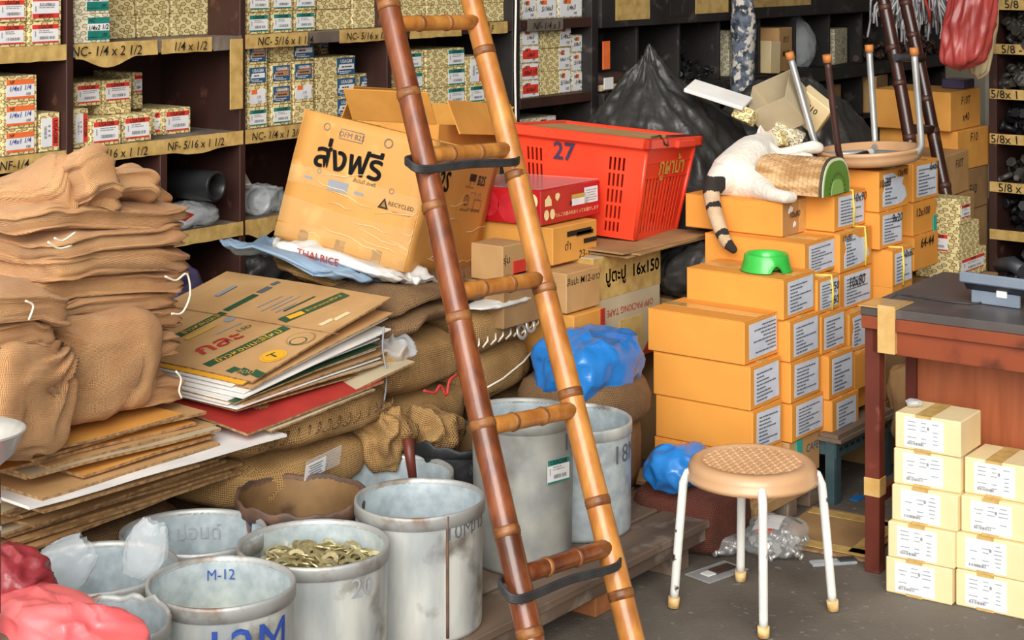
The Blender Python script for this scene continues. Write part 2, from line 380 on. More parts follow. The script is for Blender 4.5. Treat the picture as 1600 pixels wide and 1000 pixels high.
# ------------------------------------------------------------------ shelving
SY, SD = 4.15, .40
Z1, Z2, Z3, Z4 = 1.424, 1.110, .811, .50
shelf = thing('wooden_shelving', 'long dark wooden shelving full of boxes along the back wall', 'shelving', (0, SY, 0))
def upright(x, wd, z0, z1, m='dark_wood', y0=0, d=SD):
    MB().box((x, y0+d/2, (z0+z1)/2), (wd, d, z1-z0), bev=.002).build('upright', m, shelf)
UP = [2.58, 3.296, 4.0, 4.731, 5.495, 6.05]
for i, x in enumerate(UP): upright(x, .026 if i < 4 else .05, 0, 4.16, 'dark_wood' if i < 4 else 'black_wood')
upright(3.66, .03, Z3, Z2-.041); upright(3.66, .03, .05, Z3-.041)
for k in range(5):
    x0, x1 = UP[k]+.013, UP[k+1]-.013
    if k >= 3: x0 += .012; x1 -= .012
    for z in (Z4, Z3, Z2, Z1, 1.735):
        MB().box(((x0+x1)/2, SD/2, z-.02), (x1-x0, SD, .04), bev=.002).build('shelf_board', ['board_top' if k < 3 else 'dark_wood'], shelf)
    MB().box(((x0+x1)/2, SD-.006, 2.05), (x1-x0, .012, 4.1)).build('back_panel', 'dark_wood', shelf)
# right-hand run of cubby holes
DV = [6.41, 6.76, 7.12, 7.51, 7.88, 8.26, 8.645, 9.03, 9.40, 9.76]
for i, x in enumerate(DV): upright(x, .02, 0, 1.50, 'black_wood', .02)
x0, x1 = 6.075, 9.77
MB().box(((x0+x1)/2, .0, 1.44), (x1-x0, .03, .13), bev=.003).build('top_rail', 'black_wood', shelf)
MB().box(((x0+x1)/2, -.005, 1.063), (x1-x0, .03, .068), bev=.003).build('front_rail', 'black_wood', shelf)
MB().box((6.36, -.03, 1.06), (.62, .03, .075), bev=.004).build('front_rail', 'black_wood', shelf)
for z in (1.10, .82, .5): MB().box(((x0+x1)/2, SD/2, z-.015), (x1-x0, SD-.04, .03)).build('shelf_board', 'black_wood', shelf)
MB().box(((x0+x1)/2, SD/2, 1.515), (x1-x0, SD, .03)).build('shelf_board', 'black_wood', shelf)
MB().box(((x0+x1)/2, SD-.006, .78), (x1-x0, .012, 1.5)).build('back_panel', 'dark_wood', shelf)
MB().box((7.915, SD-.006, 2.8), (3.69, .012, 2.5)).build('back_panel', 'dark_wood', shelf)
# tape strips along the shelf edges, with handwriting
def tape(u0, u1, z, texts=(), h=.046, m='tape', sag=0):
    a, b = on_y(u0, 0, SY).x, on_y(u1, 0, SY).x
    mb = MB(); n = 14
    def fn(s, t):
        x = a+(b-a)*s; zz = z+.002-h*t-(sag*math.sin(math.pi*min(1, s*1.3))**2*t if sag else 0)
        return (x, -.003-.002*nz((x, zz, 0), 40)-.006*sag*10*t, zz+.002*nz((x, 0, t), 25, 3))
    mb.grid(fn, n*2, 4); mb.grid(lambda s, t: (lambda p: (p[0], p[1]+.003, p[2]))(fn(1-s, t)), n*2, 4)
    t = mb.build('edge_tape', m, shelf)
    for (u, s, sz) in texts:
        MB().text(s, (on_y(u, 0, SY).x, -.010, z-h/2), (1, 0, -.02), (.15, 0, 1), sz, bold=.006).build('handwriting', 'ink', t)
tape(-6, 103, Z1); tape(-6, 103, Z2, [(45, 'NF-1/4 x 1 1/4', .036)])
tape(117, 245, Z1, [(165, 'NC- 1/4 x 2 1/2', .042)], sag=.03); tape(252, 330, Z1, [(296, '1/4 x 1/2', .040)]); tape(333, 377, Z1, m='board_top')
tape(114, 258, Z2, [(178, 'NF  5/16 x 1 1/2', .038)]); tape(258, 379, Z2, [(304, 'NF- 5/16 x 1 1/2', .036)], sag=.012)
tape(383, 480, Z1, [(444, 'NC- 5/16 x 1 1/4', .038)]); tape(530, 600, Z1, [(572, 'NC- 5/16 x 1/2', .036)])
tape(383, 470, Z2, [(430, 'NC- 1/4 x 1 3/4', .036)]); tape(262, 379, Z3); tape(383, 445, Z3, sag=.02)
tape(640, 720, Z1); tape(764, 792, Z1, [(767, 'F', .036)]); tape(823, 879, Z1, [(852, 'NF- 1/4 x 3', .040)], m='board_top')
MB().box((3.968, -.003, 1.30), (.055, .004, .23)).build('edge_tape', 'tape', shelf)
for (ua, ub, za, zb) in ((957, 1010, 1.405, 1.50), (1082, 1133, 1.415, 1.50), (1171, 1262, 1.43, 1.50), (1042, 1070, 1.41, 1.49)):
    a, b = on_y(ua, 0, SY).x, on_y(ub, 0, SY).x
    MB().box(((a+b)/2, -.017, (za+zb)/2), (b-a, .003, zb-za)).build('edge_tape', 'tape' if ua != 1042 else 'black_wood', shelf)
# white electric wire down the fourth post
tag(MB().tube([(5.495, SY-.006, 3.0-.02*i) for i in range(0)]+[(5.48+.003*math.sin(i*.7), SY-.008, 2.2-.06*i) for i in range(22)]+[(5.52, SY-.012, .885), (5.62, SY-.012, .88), (5.80, SY-.012, .875)], .005, 6)
    .build('electric_wire', 'white_wire'), 'thin white electric wire running down the dark shelf post', 'wire')
# floral cloth wrapped round the cubby post
tag(MB().lathe([(.0, 1.0), (.05, 1.0), (.055, 1.1), (.048, 1.22), (.06, 1.35), (.05, 1.5), (.052, 1.8), (0, 1.8)], 20, fn=lambda p, a: p*1+Vector((.008*math.sin(3*a+p.z*9), .006*math.cos(2*a+p.z*14), 0)))
    .build('floral_cloth', 'floral', None, (7.16, SY-.085, .0)), 'strip of dark floral cloth hanging down the shelf post', 'cloth')
# ------------------------------------------------------------------ bolt boxes
_bx = {}
def lines(mb, x0, x1, z0, z1, n, y, rnd, mi, th=.45):
    dz = (z1-z0)/n
    for i in range(n):
        x = x0; zc = z1-dz*(i+.5); end = x0+(x1-x0)*rnd.uniform(.45, 1)
        while x < end-.002:
            l = min(rnd.uniform(.08, .3)*(x1-x0), end-x); mb.quad((x+l/2, y, zc), (1, 0, 0), (0, 0, 1), l, dz*th, mi); x += l+(x1-x0)*.03
LAB_M = ['paper', 'label_red', 'ink', 'print_grey', 'label_teal', 'label_blue', 'label_orange', 'label_brown', 'blue_ink']
def bolt_label(kind, W, H_, seed):
    """label of width W, height H_ centred on local origin, facing -y"""
    rnd = random.Random(seed); mb = MB(); A, B = (1, 0, 0), (0, 0, 1)
    def q(x, z, w_, h_, mi, y=-.0012): mb.quad((x, y, z), A, B, w_, h_, mi)
    if kind in ('red', 'teal', 'upred'):
        c = 4 if kind == 'teal' else 1; s = -1 if kind == 'upred' else 1
        mb.box((0, -.0003, 0), (W, .0008, H_), 0); q(0, s*H_*.38, W, H_*.24, c); q(0, -s*H_*.46, W, H_*.08, c)
        mb.text('USAG88', (0, -.0022, s*H_*.38), (s, 0, 0), (0, 0, s), H_*.27, 2, .01, W*.86)
        lines(mb, -W*.25, W*.40, H_*.02, H_*.22, 2, -.0014, rnd, 3); q(-W*.38, 0, W*.04, H_*.3, 3)
        for i in range(13): q(-W*.2+i*W*.045, -s*H_*.23, W*rnd.choice((.012, .02, .026)), H_*.16, 2)
    elif kind == 'vert':
        mb.box((0, -.0003, 0), (W, .0008, H_), 0); q(W*.32, 0, W*.36, H_, 1); mb.text('USAG88', (W*.32, -.0022, 0), (0, 0, -1), (1, 0, 0), W*.34, 2, .01, H_*.8)
        for i in range(10): q(-W*.25, -H_*.2+i*H_*.045, W*.16, H_*rnd.choice((.012, .02)), 2)
        lines(mb, -W*.1, W*.1, -H_*.2, H_*.3, 3, -.0014, rnd, 3)
    elif kind in ('blue', 'brown'):
        mb.box((0, -.0003, 0), (W, .0008, H_), 5); q(W*.02, -H_*.03, W*.82, H_*.3, 0 if kind == 'blue' else 7)
        if kind == 'brown': q(W*.1, H_*.25, W*.7, H_*.18, 7)
        mb.text('USAG88', (0, -.0022, H_*.3), A, B, H_*.28, 0, .012, W*.85); lines(mb, -W*.25, W*.38, -H_*.12, H_*.05, 1, -.0014, rnd, 2)
        lines(mb, -W*.36, W*.36, -H_*.45, -H_*.25, 2, -.0014, rnd, 0)
        q(-W*.42, -H_*.2, W*.05, H_*.3, 0)
    elif kind in ('orange', 'tealhand', 'redhand'):
        c = {'orange': 6, 'tealhand': 4, 'redhand': 1}[kind]
        mb.box((0, -.0003, 0), (W, .0008, H_), 0); q(0, H_*.36, W, H_*.28, c); q(0, -H_*.44, W, H_*.12, c)
        if kind == 'tealhand': q(0, -H_*.25, W, H_*.3, 4)
        mb.text('NF' if kind != 'tealhand' else 'NC', (-W*.3, -.0022, H_*.36), A, (.2, 0, 1), H_*.24, 2, .014)
        mb.text('1/4x1 1/4' if kind != 'tealhand' else '1/4x2 1/2', (0, -.0026, H_*.05), (1, 0, .04), (.2, 0, 1), H_*.36, 8 if kind == 'orange' else 2, .014, W*.9)
        mb.text('100', (W*.28, -.0022, -H_*.27), A, (.2, 0, 1), H_*.2, 2, .01)
    elif kind == 'torn':
        pts = [(-W*.5, -H_*.4), (-W*.3, -H_*.5), (W*.1, -H_*.44), (W*.3, -H_*.5), (W*.5, -H_*.42), (W*.46, 0), (W*.5, H_*.45), (W*.2, H_*.5), (-W*.1, H_*.42), (-W*.4, H_*.5), (-W*.5, H_*.2)]
        mb.prism([(x, z) for x, z in pts], -.0006, 0); q(-W*.22, H_*.3, W*.34, H_*.3, 6)
        mb.text('1/9', (W*.05, -.0022, -H_*.05), A, (.2, 0, 1), H_*.3, 3, .012); mb.text('200', (W*.1, -.0022, -H_*.34), A, B, H_*.26, 3)
    elif kind in ('hand', 'handpink'):
        mb.box((0, -.0003, 0), (W, .0008, H_), 0)
        if kind == 'handpink': q(0, 0, W, H_*.6, 1, -.0009)
        q(-W*.15, H_*.3, W*.3, H_*.24, 6 if kind == 'hand' else 1)
        mb.text(rnd.choice(['NF', 'NC']), (-W*.28, -.0022, H_*.3), A, (.2, 0, 1), H_*.28, 2, .014)
        mb.text(rnd.choice(['1/4x3', '5/16x3', '1/2x5', '5/8x3 1/2']), (W*.02, -.0026, -H_*.02), (1, 0, .06), (.25, 0, 1), H_*.38, 2, .016, W*.92)
        mb.text('100', (W*.2, -.0022, -H_*.34), A, (.2, 0, 1), H_*.22, 2, .01)
    return mb
def bolt_box(x0, x1, y, z, h, d, kind, label, group, seed=0, paper='leaf_paper', yaw=0, lab=(.82, .74), off=0):
    w_ = round(x1-x0, 3)
    k = (w_, h, d, paper)
    if k not in _bx: _bx[k] = MB().box((0, 0, h/2), (w_, d, h), bev=.0025).mesh('bolt_box', paper)
    o = obj('bolt_box', _bx[k], None, ((x0+x1)/2, y+d/2, z), (0, 0, yaw)); tag(o, label, 'box', group)
    if kind and kind != 'plain':
        k2 = (w_, h, kind, seed % 4, lab)
        if k2 not in _bx: _bx[k2] = bolt_label(kind, w_*lab[0], h*lab[1], seed % 4).mesh('label', LAB_M)
        obj('label', _bx[k2], o, (off*w_, -d/2-.0006, h/2))
    return o
LK = {'red': 'red-and-white label', 'teal': 'teal-and-white label', 'upred': 'upside-down red label', 'vert': 'sideways red label', 'blue': 'blue label', 'brown': 'blue label worn brown',
      'orange': 'orange label and handwriting', 'tealhand': 'teal label and handwriting', 'torn': 'torn white label', 'hand': 'white handwritten label', 'redhand': 'red handwritten label',
      'handpink': 'pink handwritten label', 'plain': 'plain patterned face'}
_sd = [0]
def column(place, group, u0, u1, y, z, kinds, h=.073, d=.24, cname='', paper='leaf_paper', lab=(.82, .74), off=0, dx=0):
    """stack of boxes between two picture columns, bottom first"""
    a, b = on_y(u0, 0, y).x+dx, on_y(u1, 0, y).x+dx
    for r, k in enumerate(kinds):
        hh = h[r] if isinstance(h, (list, tuple)) else h
        _sd[0] += 1; rn = random.Random(_sd[0]*13)
        j = rn.uniform(-.003, .003)
        pos = '' if len(kinds) == 1 else (', lowest' if r == 0 else ', topmost' if r == len(kinds)-1 else f', {ORD[r]} up')
        bolt_box(a+.002, b-.002, y+rn.uniform(0, .006)+(0 if k else 0), z, hh-.0008, d, k, f'box with {LK[k]} {cname} {place}{pos}'.replace('  ', ' '), group, _sd[0], paper, 0, lab, off)
        z += hh
gA = 'boxes on the far-left shelves'; gB = 'boxes on the second bay shelves'; gC = 'boxes on the third bay shelves'; gD = 'boxes behind the ladder'; gE = 'boxes in the narrow bay'
ZE = .0006
p = 'on far-left upper shelf'
column(p, gA, -6, 43, SY+.01, Z1+ZE, ['red', 'red'], cname='at left'); column(p, gA, 45, 97, SY+.005, Z1+ZE, ['red', 'upred'], cname='at right')
p = 'on far-left lower shelf'
column(p, gA, 4, 59, SY+.02, Z2+ZE, ['orange']*3, cname='', h=.077); column(p, gA, 62, 96, SY+.02, Z2+ZE, ['vert'], h=.115, cname='standing on edge'); column(p, gA, -55, 0, SY+.03, Z2+ZE, ['orange']*2, cname='at frame edge', h=.077)
column(p, gA, 24, 62, SY+.27, Z2+ZE, ['plain', 'plain', 'plain', 'redhand'], d=.11, cname='behind orange labels')
p = 'on top shelf, second bay'
column(p, gB, 116, 173, SY+.02, Z1+ZE, ['tealhand']*2, h=.088, cname='at left', lab=(.62, .78), off=.16, paper='leaf_paper_pale')
for i, (a, b) in enumerate(((160, 213), (216, 267), (269, 330), (331, 374))):
    column(p, gB, a, b, SY+.15, Z1+ZE, ['plain', 'plain', 'plain'], d=.2, cname=f'in rear {ORD[i]} column')
p = 'on lower shelf, second bay'
column(p, gB, 115, 139, SY+.03, Z2+ZE, ['vert'], h=.118, d=.2, cname='standing on edge')
column(p, gB, 141, 190, SY+.02, Z2+ZE, ['red'], h=.085, cname='beside sideways box'); column(p, gB, 191, 238, SY+.03, Z2+ZE, ['red'], h=.085, cname='in middle of front row')
column(p, gB, 240, 254, SY+.12, Z2+ZE, ['redhand'], h=.085, d=.2, cname='set back in the row'); column(p, gB, 255, 299, SY+.10, Z2+ZE, ['red'], h=.085, d=.2, cname='at right end')
column(p, gB, 117, 160, SY+.08, Z2+.119, ['red'], d=.2, cname='on top at left'); column(p, gB, 161, 207, SY+.08, Z2+.0862, ['plain', 'red'], h=[.034, .073], d=.2, cname='on top at right')
column(p, gB, 209, 225, SY+.16, Z2+.0862, ['plain', 'red'], h=[.045, .073], d=.2, cname='at rear right')
p = 'on top shelf, third bay'
for i, (a, b) in enumerate(((387, 423), (425, 459), (461, 495))): column(p, gC, a, b, SY+.02+.01*i, Z1+ZE, ['teal', 'teal'], h=.074, cname=f'in {ORD[i]} column from left')
for i, (a, b) in enumerate(((496, 549), (550, 602))): column(p, gC, a, b, SY+.06, Z1+ZE, ['plain', 'plain', 'plain'], cname=f'in {ORD[3+i]} column')
p = 'on lower shelf, third bay'
column(p, gC, 388, 420, SY+.02, Z2+ZE, ['teal', 'torn', 'blue', 'brown'], h=.071, cname='in first column')
column(p, gC, 424, 457, SY+.03, Z2+ZE, ['teal', 'brown', 'brown'], h=.071, cname='in second column')
column(p, gC, 459, 492, SY+.03, Z2+ZE, ['plain', 'torn', 'brown'], h=.071, cname='in third column')
column(p, gC, 424, 493, SY+.05, Z2+.2142, ['blue'], h=.074, d=.2, cname='lying across top', lab=(.46, .8), off=.25)
column(p, gC, 494, 557, SY+.05, Z2+ZE, ['blue', 'blue', 'blue'], h=.073, cname='in fourth column', lab=(.46, .84), off=.25)
column(p, gC, 559, 590, SY+.10, Z2+ZE, ['blue', 'blue'], h=.073, d=.2, cname='in last column'); column(p, gC, 500, 528, SY+.29, Z2+ZE, ['plain', 'plain', 'blue', 'blue'], d=.09, h=.074, cname='in the rear column')
p = 'on upper shelf behind ladder'
column(p, gD, 618, 665, SY+.03, Z1+ZE, ['plain', 'plain'], h=.074, cname='in first column'); column(p, gD, 667, 734, SY+.03, Z1+ZE, ['plain', 'plain'], h=.074, cname='in second column'); column(p, gD, 742, 789, SY+.04, Z1+ZE, ['plain', 'plain'], h=.074, cname='in third column')
p = 'on middle shelf behind ladder'
column(p, gD, 620, 664, SY+.03, Z2+ZE, ['plain', 'teal', 'teal'], h=.074, cname='in first column'); column(p, gD, 666, 727, SY+.03, Z2+ZE, ['teal', 'teal', 'teal'], h=.074, cname='in second column', lab=(.42, .8), off=.28)
column(p, gD, 728, 764, SY+.03, Z2+ZE, ['teal', 'vert'], h=[.074, .11], cname='in third column', lab=(.6, .8))
p = 'on upper shelf of narrow bay'
for i, (a, b) in enumerate(((816, 838), (839, 872), (873, 911))): column(p, gE, a, b, SY+.04, Z1+ZE, ['hand', 'hand'], h=.09, cname=f'in {ORD[i]} column', paper='leaf_paper_pale', lab=(.9, .85))
p = 'on middle shelf of narrow bay'
column(p, gE, 814, 843, SY+.02, Z2+ZE, ['handpink', 'handpink', 'handpink', 'hand'], h=.07, cname='in first column', paper='leaf_paper_pale', lab=(.86, .86))
column(p, gE, 845, 893, SY+.04, Z2+ZE, ['hand', 'hand', 'hand'], h=.096, cname='in second column', lab=(.36, .9), off=.30)
column(p, gE, 894, 916, SY+.05, Z2+ZE, ['hand', 'hand', 'hand'], h=[.085, .08, .075], cname='in third column', paper='leaf_paper_pale', lab=(.9, .86))
p = 'on lower shelf of narrow bay'
column(p, gE, 812, 870, SY+.05, Z3+ZE, ['plain', 'plain', 'handpink'], h=.07, cname='in first column', paper='leaf_paper_pale', lab=(.5, .84), off=.22); column(p, gE, 871, 892, SY+.06, Z3+ZE, ['hand', 'hand'], h=.072, cname='in second column', paper='leaf_paper_pale')
# ------------------------------------------------------------------ bolts (uncountable heaps), junk in cubbies
def bolt_geo(mb, p, L, r, R, mi=0):
    d = R @ Vector((0, 0, 1))
    mb.tube([p, p+d*L], r, 6, mi); mb.tube([p+d*L, p+d*(L+r*1.3)], r*1.8, 6, mi)
def heap(label, x0, x1, y0, y1, z, n, hgt, m, seed, L=.05, r=.008, kind='stuff', name='loose_bolts'):
    rnd = random.Random(seed); mb = MB()
    for i in range(n):
        fx, fy = rnd.random(), rnd.random(); hz = hgt*(1-abs(2*fx-1)**2)*(.35+.65*fy)
        R = Matrix.Rotation(rnd.uniform(0, 6.3), 3, 'Z') @ Matrix.Rotation(rnd.uniform(.7, 2.4), 3, 'X')
        bolt_geo(mb, Vector((x0+(x1-x0)*fx, y0+(y1-y0)*fy, z+.012+hz*rnd.random())), L, r, R)
    return tag(mb.build(name, m), label, 'bolts', None, kind)
heap('loose grey bolts heaped in first dark cubby', 6.12, 6.36, 4.2, 4.45, 1.10, 40, .06, 'bolt_grey', 1)
heap('loose dark bolts heaped in second cubby', 6.45, 6.73, 4.2, 4.45, 1.10, 60, .10, 'bolt_grey', 2)
heap('loose black bolts piled high in third cubby', 6.80, 7.09, 4.2, 4.48, 1.10, 80, .17, 'bolt_black', 3)
heap('dark nuts heaped in lower left cubby', 6.15, 6.6, 4.2, 4.45, .82, 60, .12, 'bolt_black', 4)
for i in range(3): heap(f'brown rusty bolts filling the {["near", "middle", "far"][i]} cubby behind dark ladder', 8.67+.385*i, 9.0+.385*i, 4.19, 4.45, 1.10, 170, .17, 'bolt_brown', 5+i, .035, .011)
heap('small pale fittings scattered under the dark rail', 6.12, 6.7, 4.16, 4.3, .995, 26, .015, 'card_grey', 9, .03, .006)
MB().box((6.42, .09, .985), (.62, .22, .012)).build('shelf_board', 'black_wood', shelf)
# rolls, rags and small boxes in the cubbies
tag(MB().tube([(6.10, 4.20, 1.15), (6.40, 4.20, 1.15)], .03, 14).build('paper_roll', 'bolt_brown'), 'brown cardboard tube lying in first dark cubby', 'tube')
r = thing('marker_tube', 'pale tube with cyan end lying on dark rail', 'tube', (6.10, 4.16, 1.118))
MB().tube([(0, 0, 0), (.20, 0, 0)], .014, 12).build('barrel', 'card_grey', r); MB().tube([(.201, 0, 0), (.30, 0, 0)], .016, 12).build('tip', 'cyan', r)
tag(MB().grid(lambda s, t: (6.12+.16*s+.05*t, 4.105-.02*math.sin(s*7), 1.11-.14*t*(1-abs(2*s-1)**2)+.01*math.sin(s*9)), 16, 10).build('rag', 'cream_bag'), 'beige rag hanging over the dark rail', 'rag').modifiers.new('s', 'SOLIDIFY').thickness = .006
tag(MB().box((0, 0, .06), (.055, .004, .12), bev=.001).build('price_tag', 'label_orange', None, (6.105, 4.13, 1.20)), 'orange card tag hanging at dark shelf post', 'tag')
tag(MB().box((0, 0, .02), (.07, .004, .05), bev=.001).build('price_tag', 'paper', None, (6.115, 4.125, 1.12)), 'small white card tag at dark shelf post', 'tag')
def cube_box(name, label, x, y, z, d, m, rot=(0, 0, 0), txt=None, ts=.04, tm='ink', face='y', bev=.003, cat='box', group=None):
    o = MB().box((0, 0, d[2]/2), d, bev=bev).build(name, m, None, (x, y, z), rot); tag(o, label, cat, group)
    if txt:
        for i, (s, dx, dz) in enumerate(txt):
            if face == 'y': MB().text(s, (dx, -d[1]/2-.0015, d[2]/2+dz), (1, 0, 0), (.12, 0, 1), ts, bold=.002).build('handwriting', tm, o)
            else: MB().text(s, (-d[0]/2-.0015, dx, d[2]/2+dz), (0, -1, 0), (0, 0, 1), ts, bold=.008).build('handwriting', tm, o)
    return o
gU = 'boxes in the cubby holes'
cube_box('small_carton', 'small white box at floor of cubby beside floral cloth', 7.36, 4.30, 1.10, (.2, .2, .13), 'leaf_paper_pale', txt=[('5/8', 0, 0)], group=gU)
cube_box('small_carton', 'narrow white box standing on small box beside floral cloth', 7.32, 4.30, 1.231, (.1, .18, .09), 'leaf_paper_pale', group=gU)
cube_box('small_carton', 'tall pale box standing in cubby behind brown handwritten box', 7.62, 4.36, 1.10, (.13, .16, .30), 'card_grey', group=gU)
cube_box('small_carton', 'brown cardboard box with black handwriting in cubby', 7.75, 4.26, 1.10, (.17, .2, .22), 'card', (0, 0, .1), [('ขาว', 0, .05), ('M12', 0, -.02)], .05, group=gU)
cube_box('small_carton', 'cream box leaning at front of cubby over dark rail', 7.575, 4.19, 1.10, (.10, .14, .16), 'carton_cream', (0, .06, 0), group=gU)
cube_box('small_carton', 'tall cream box with open lid and printed label in cubby', 8.44, 4.30, 1.10, (.22, .2, .19), 'leaf_paper_pale', (0, 0, .15), [('11', .04, .03), ('1/2', .04, -.03)], .05, group=gU)
cube_box('small_carton', 'small brown box in lower cubby behind upturned stool', 8.38, 4.30, .82, (.15, .2, .17), 'card_dark', group=gU)
cube_box('small_carton', 'open brown box with handwriting in lower cubby left of dark ladder', 8.82, 4.24, .82, (.26, .2, .2), 'card', (0, 0, .2), [('2', -.05, -.05)], .06, group=gU)
def bag(name, label, loc, dims, m, seed, amp=.03, sc=9, e1=.7, e2=.8, nu=48, nv=28, top=0, cat='bag', rot=(0, 0, 0), group=None, ridge=.5):
    """crumpled plastic bag: superellipsoid with ridged noise, optional gathered top"""
    def fn(p):
        q = Vector((p.x/dims[0], p.y/dims[1], p.z/dims[2]))
        n = ridge*(rdg(p, sc, seed)-.3)+(1-ridge)*nz(p, sc*.6, seed+5)+.35*(rdg(p, sc*2.3, seed+2)-.3)
        v = p+Vector((p.x, p.y, p.z)).normalized()*amp*n if p.length > 1e-6 else p.copy()
        if p.z < -dims[2]*.42: v.z = max(v.z, -dims[2]/2)
        if top and q.z > 0:
            k = 1-top*(q.z*2)**1.5; v.x *= k; v.y *= k
        return v
    vs, fs = pillow(dims, e1, e2, nu, nv, fn)
    mb = MB().add(vs, fs, 0, None, True)
    return tag(mb.build(name, m, None, (loc[0], loc[1], loc[2]+dims[2]/2), rot), label, cat, group)
bag('plastic_bag', 'clear plastic bag standing in cubby between the boxes', (8.06, 4.25, 1.10), (.20, .16, .27), 'frost_plastic', 11, .02, 12, top=.8)
# things on the lower shelf, second bay
pe = on_y(345, 290, 4.13); pr_ = .050
pp = thing('plastic_pipe', 'thick black plastic pipe lying in the lower shelf', 'pipe', (pe.x-.02, pe.y, pe.z), (0, 0, .12))
MB().lathe([(pr_, .0), (pr_, .38), (pr_*.74, .38), (pr_*.74, .0), (pr_*.8, -.003), (pr_*.95, -.003), (pr_, 0)], 32, 0, Matrix.Rotation(math.radians(-90), 4, 'X')).build('pipe_wall', 'pvc_black', pp)
bag('plastic_bag', 'clear plastic bag with red print under the black pipe', (3.80, 4.22, Z3), (.25, .15, .075), 'frost_plastic', 12, .03, 14)
tag(MB().box((0, 0, 0), (.07, .004, .03), bev=.001).build('bag_print', 'label_red', None, (3.74, 4.135, Z3+.05), (.5, .3, .2)), 'small red printed flap on the bag under the pipe', 'label')
bag('plastic_bag', 'crumpled clear plastic bag on lower shelf at far left', (3.13, 4.22, Z3), (.24, .2, .16), 'frost_plastic', 13, .03, 12)
bag('plastic_bag', 'dark purple plastic bag below the taped lower shelf', (3.74, 4.22, Z4+.002), (.17, .2, .2), 'purple_bag', 14, .03, 12)
mb = MB(); mb.lathe([(.05, -.12), (.05, .12), (.042, .12), (.042, -.12), (.05, -.12)], 28)
tag(mb.build('pipe_offcut', 'clear_plastic', None, (4.14, 4.30, Z3+.054), (math.pi/2, 0, -.3)), 'clear plastic pipe offcut on third bay lower shelf', 'pipe')
tag(MB().box((0, 0, 0), (.035, .24, .02), bev=.003).build('metal_channel', 'steel', None, (4.09, 4.28, Z3+.165), (.5, 0, -.4)), 'grey metal channel leaning over clear pipe', 'channel')
bag('plastic_bag', 'greenish clear plastic bag on third bay lower shelf', (4.19, 4.25, Z3), (.15, .12, .09), 'frost_plastic', 15, .03, 14)
bag('plastic_bag', 'small black bundle under the third bay shelf', (4.2, 4.3, Z4+.002), (.28, .22, .18), 'black_bag', 16, .04, 9)
# ------------------------------------------------------------------ orange cartons on the pallet
def carton_label(W, H_, seed, upside=False, n=8, torn=False):
    rnd = random.Random(seed); mb = MB(); s = -1 if upside else 1
    if torn:
        pts = [(-W/2, -H_/2), (W*.1, -H_/2), (W*.3, -H_*.46), (W/2, -H_*.3), (W*.42, 0), (W*.3, H_*.1), (W*.36, H_*.3), (W*.1, H_*.34), (-W*.1, H_*.5), (-W*.5, H_*.46), (-W*.42, .1*H_), (-W/2, -.1*H_)]
        mb.prism(pts, -.0008, 0)
    else:
        # slightly wrinkled sheet
        mb.grid(lambda a, b: (W*(a-.5), -.0012-.0012*abs(nz((a*3, b*3, seed), 1.5)), H_*(b-.5)), 7, 7, 0)
        mb.box((0, -.0002, 0), (W, .0006, H_), 0)
    dz = H_*.86/n
    for i in range(n):
        z = H_*.41-dz*(i+.5); ln = rnd.uniform(.25, .5) if i % 3 else rnd.uniform(.6, .82)
        x = -W*.44; end = x+W*(ln if not torn else ln*.5)
        while x < end:
            l = rnd.uniform(.04, .13)*W
            mb.quad((s*(x+l/2), -.0034, s*z), (1, 0, 0), (0, 0, 1), l, dz*.34, 1); x += l+W*.015
    return mb
_ct = {}
def carton(x, y, z, W, L, H_, label, seed=0, yaw=0, lab=1, upside=False, torn=False, txt=None, strap=False, endtape=False, m='carton_orange', group='orange cartons stacked on the pallet', name='carton'):
    W, L, H_ = round(W, 3), round(L, 3), round(H_, 3)
    k = (W, L, H_, m)
    if k not in _ct:
        mb = MB().box((0, 0, (H_-.003)/2), (W, L, H_-.003), bev=.003)
        for s in (-1, 1): mb.box((s*W/4, 0, H_-.002), (W/2-.0015, L, .003), bev=.001)
        _ct[k] = mb.mesh(name, m)
    o = obj(name, _ct[k], None, (x+W/2, y+L/2, z), (0, 0, yaw)); tag(o, label, 'carton', group)
    f = -L/2
    if lab:
        up = carton_label(W*.78*min(lab, 1), H_*.80, seed, upside, torn=torn).build('paper_label', ['paper_blue', 'grey_ink'], o, (W*.03, f, H_*.5), (0, random.Random(seed).uniform(-.03, .03), 0))
    if endtape: MB().box((W*.02, f-.001, H_*.5), (W*.2, .0015, H_*.96)).build('end_tape', 'clear_tape', o); MB().box((0, f-.0006, H_*.5), (W*.98, .001, H_*.97)).build('end_tape', 'carton_end', o)
    if endtape:
        for (dx, dz, a, b) in ((-.3, .25, .03, .025), (.36, .28, .035, .03), (.38, -.15, .03, .02), (-.2, -.2, .02, .02)):
            MB().prism([(-a/2, -b/2), (a*.4, -b*.3), (a/2, b*.2), (.0, b/2), (-a*.4, b*.1)], -.001, 0).build('paper_scrap', 'paper', o, (dx*W, f-.002, H_*(.5+dz)))
    if txt:
        for (s, dx, dz, sz) in txt: MB().text(s, (dx*W, f-.0055, H_*(.5+dz)), (1, 0, 0), (.15, 0, 1), sz*.8, bold=.008).build('handwriting', 'ink', o)
    if strap:
        dx = strap*W
        MB().tube([(dx-.02, f+.05, H_+.002), (dx, f-.003, H_+.003), (dx+.006, f-.006, H_*.5), (dx+.004, f-.004, .002)], .004, 6).build('strap', 'yellow_strap', o)
    # tape along the seam of the lid
    MB().box((0, 0, H_+.0008), (.045, L*.99, .0012)).build('lid_tape', 'clear_tape', o)
    return o
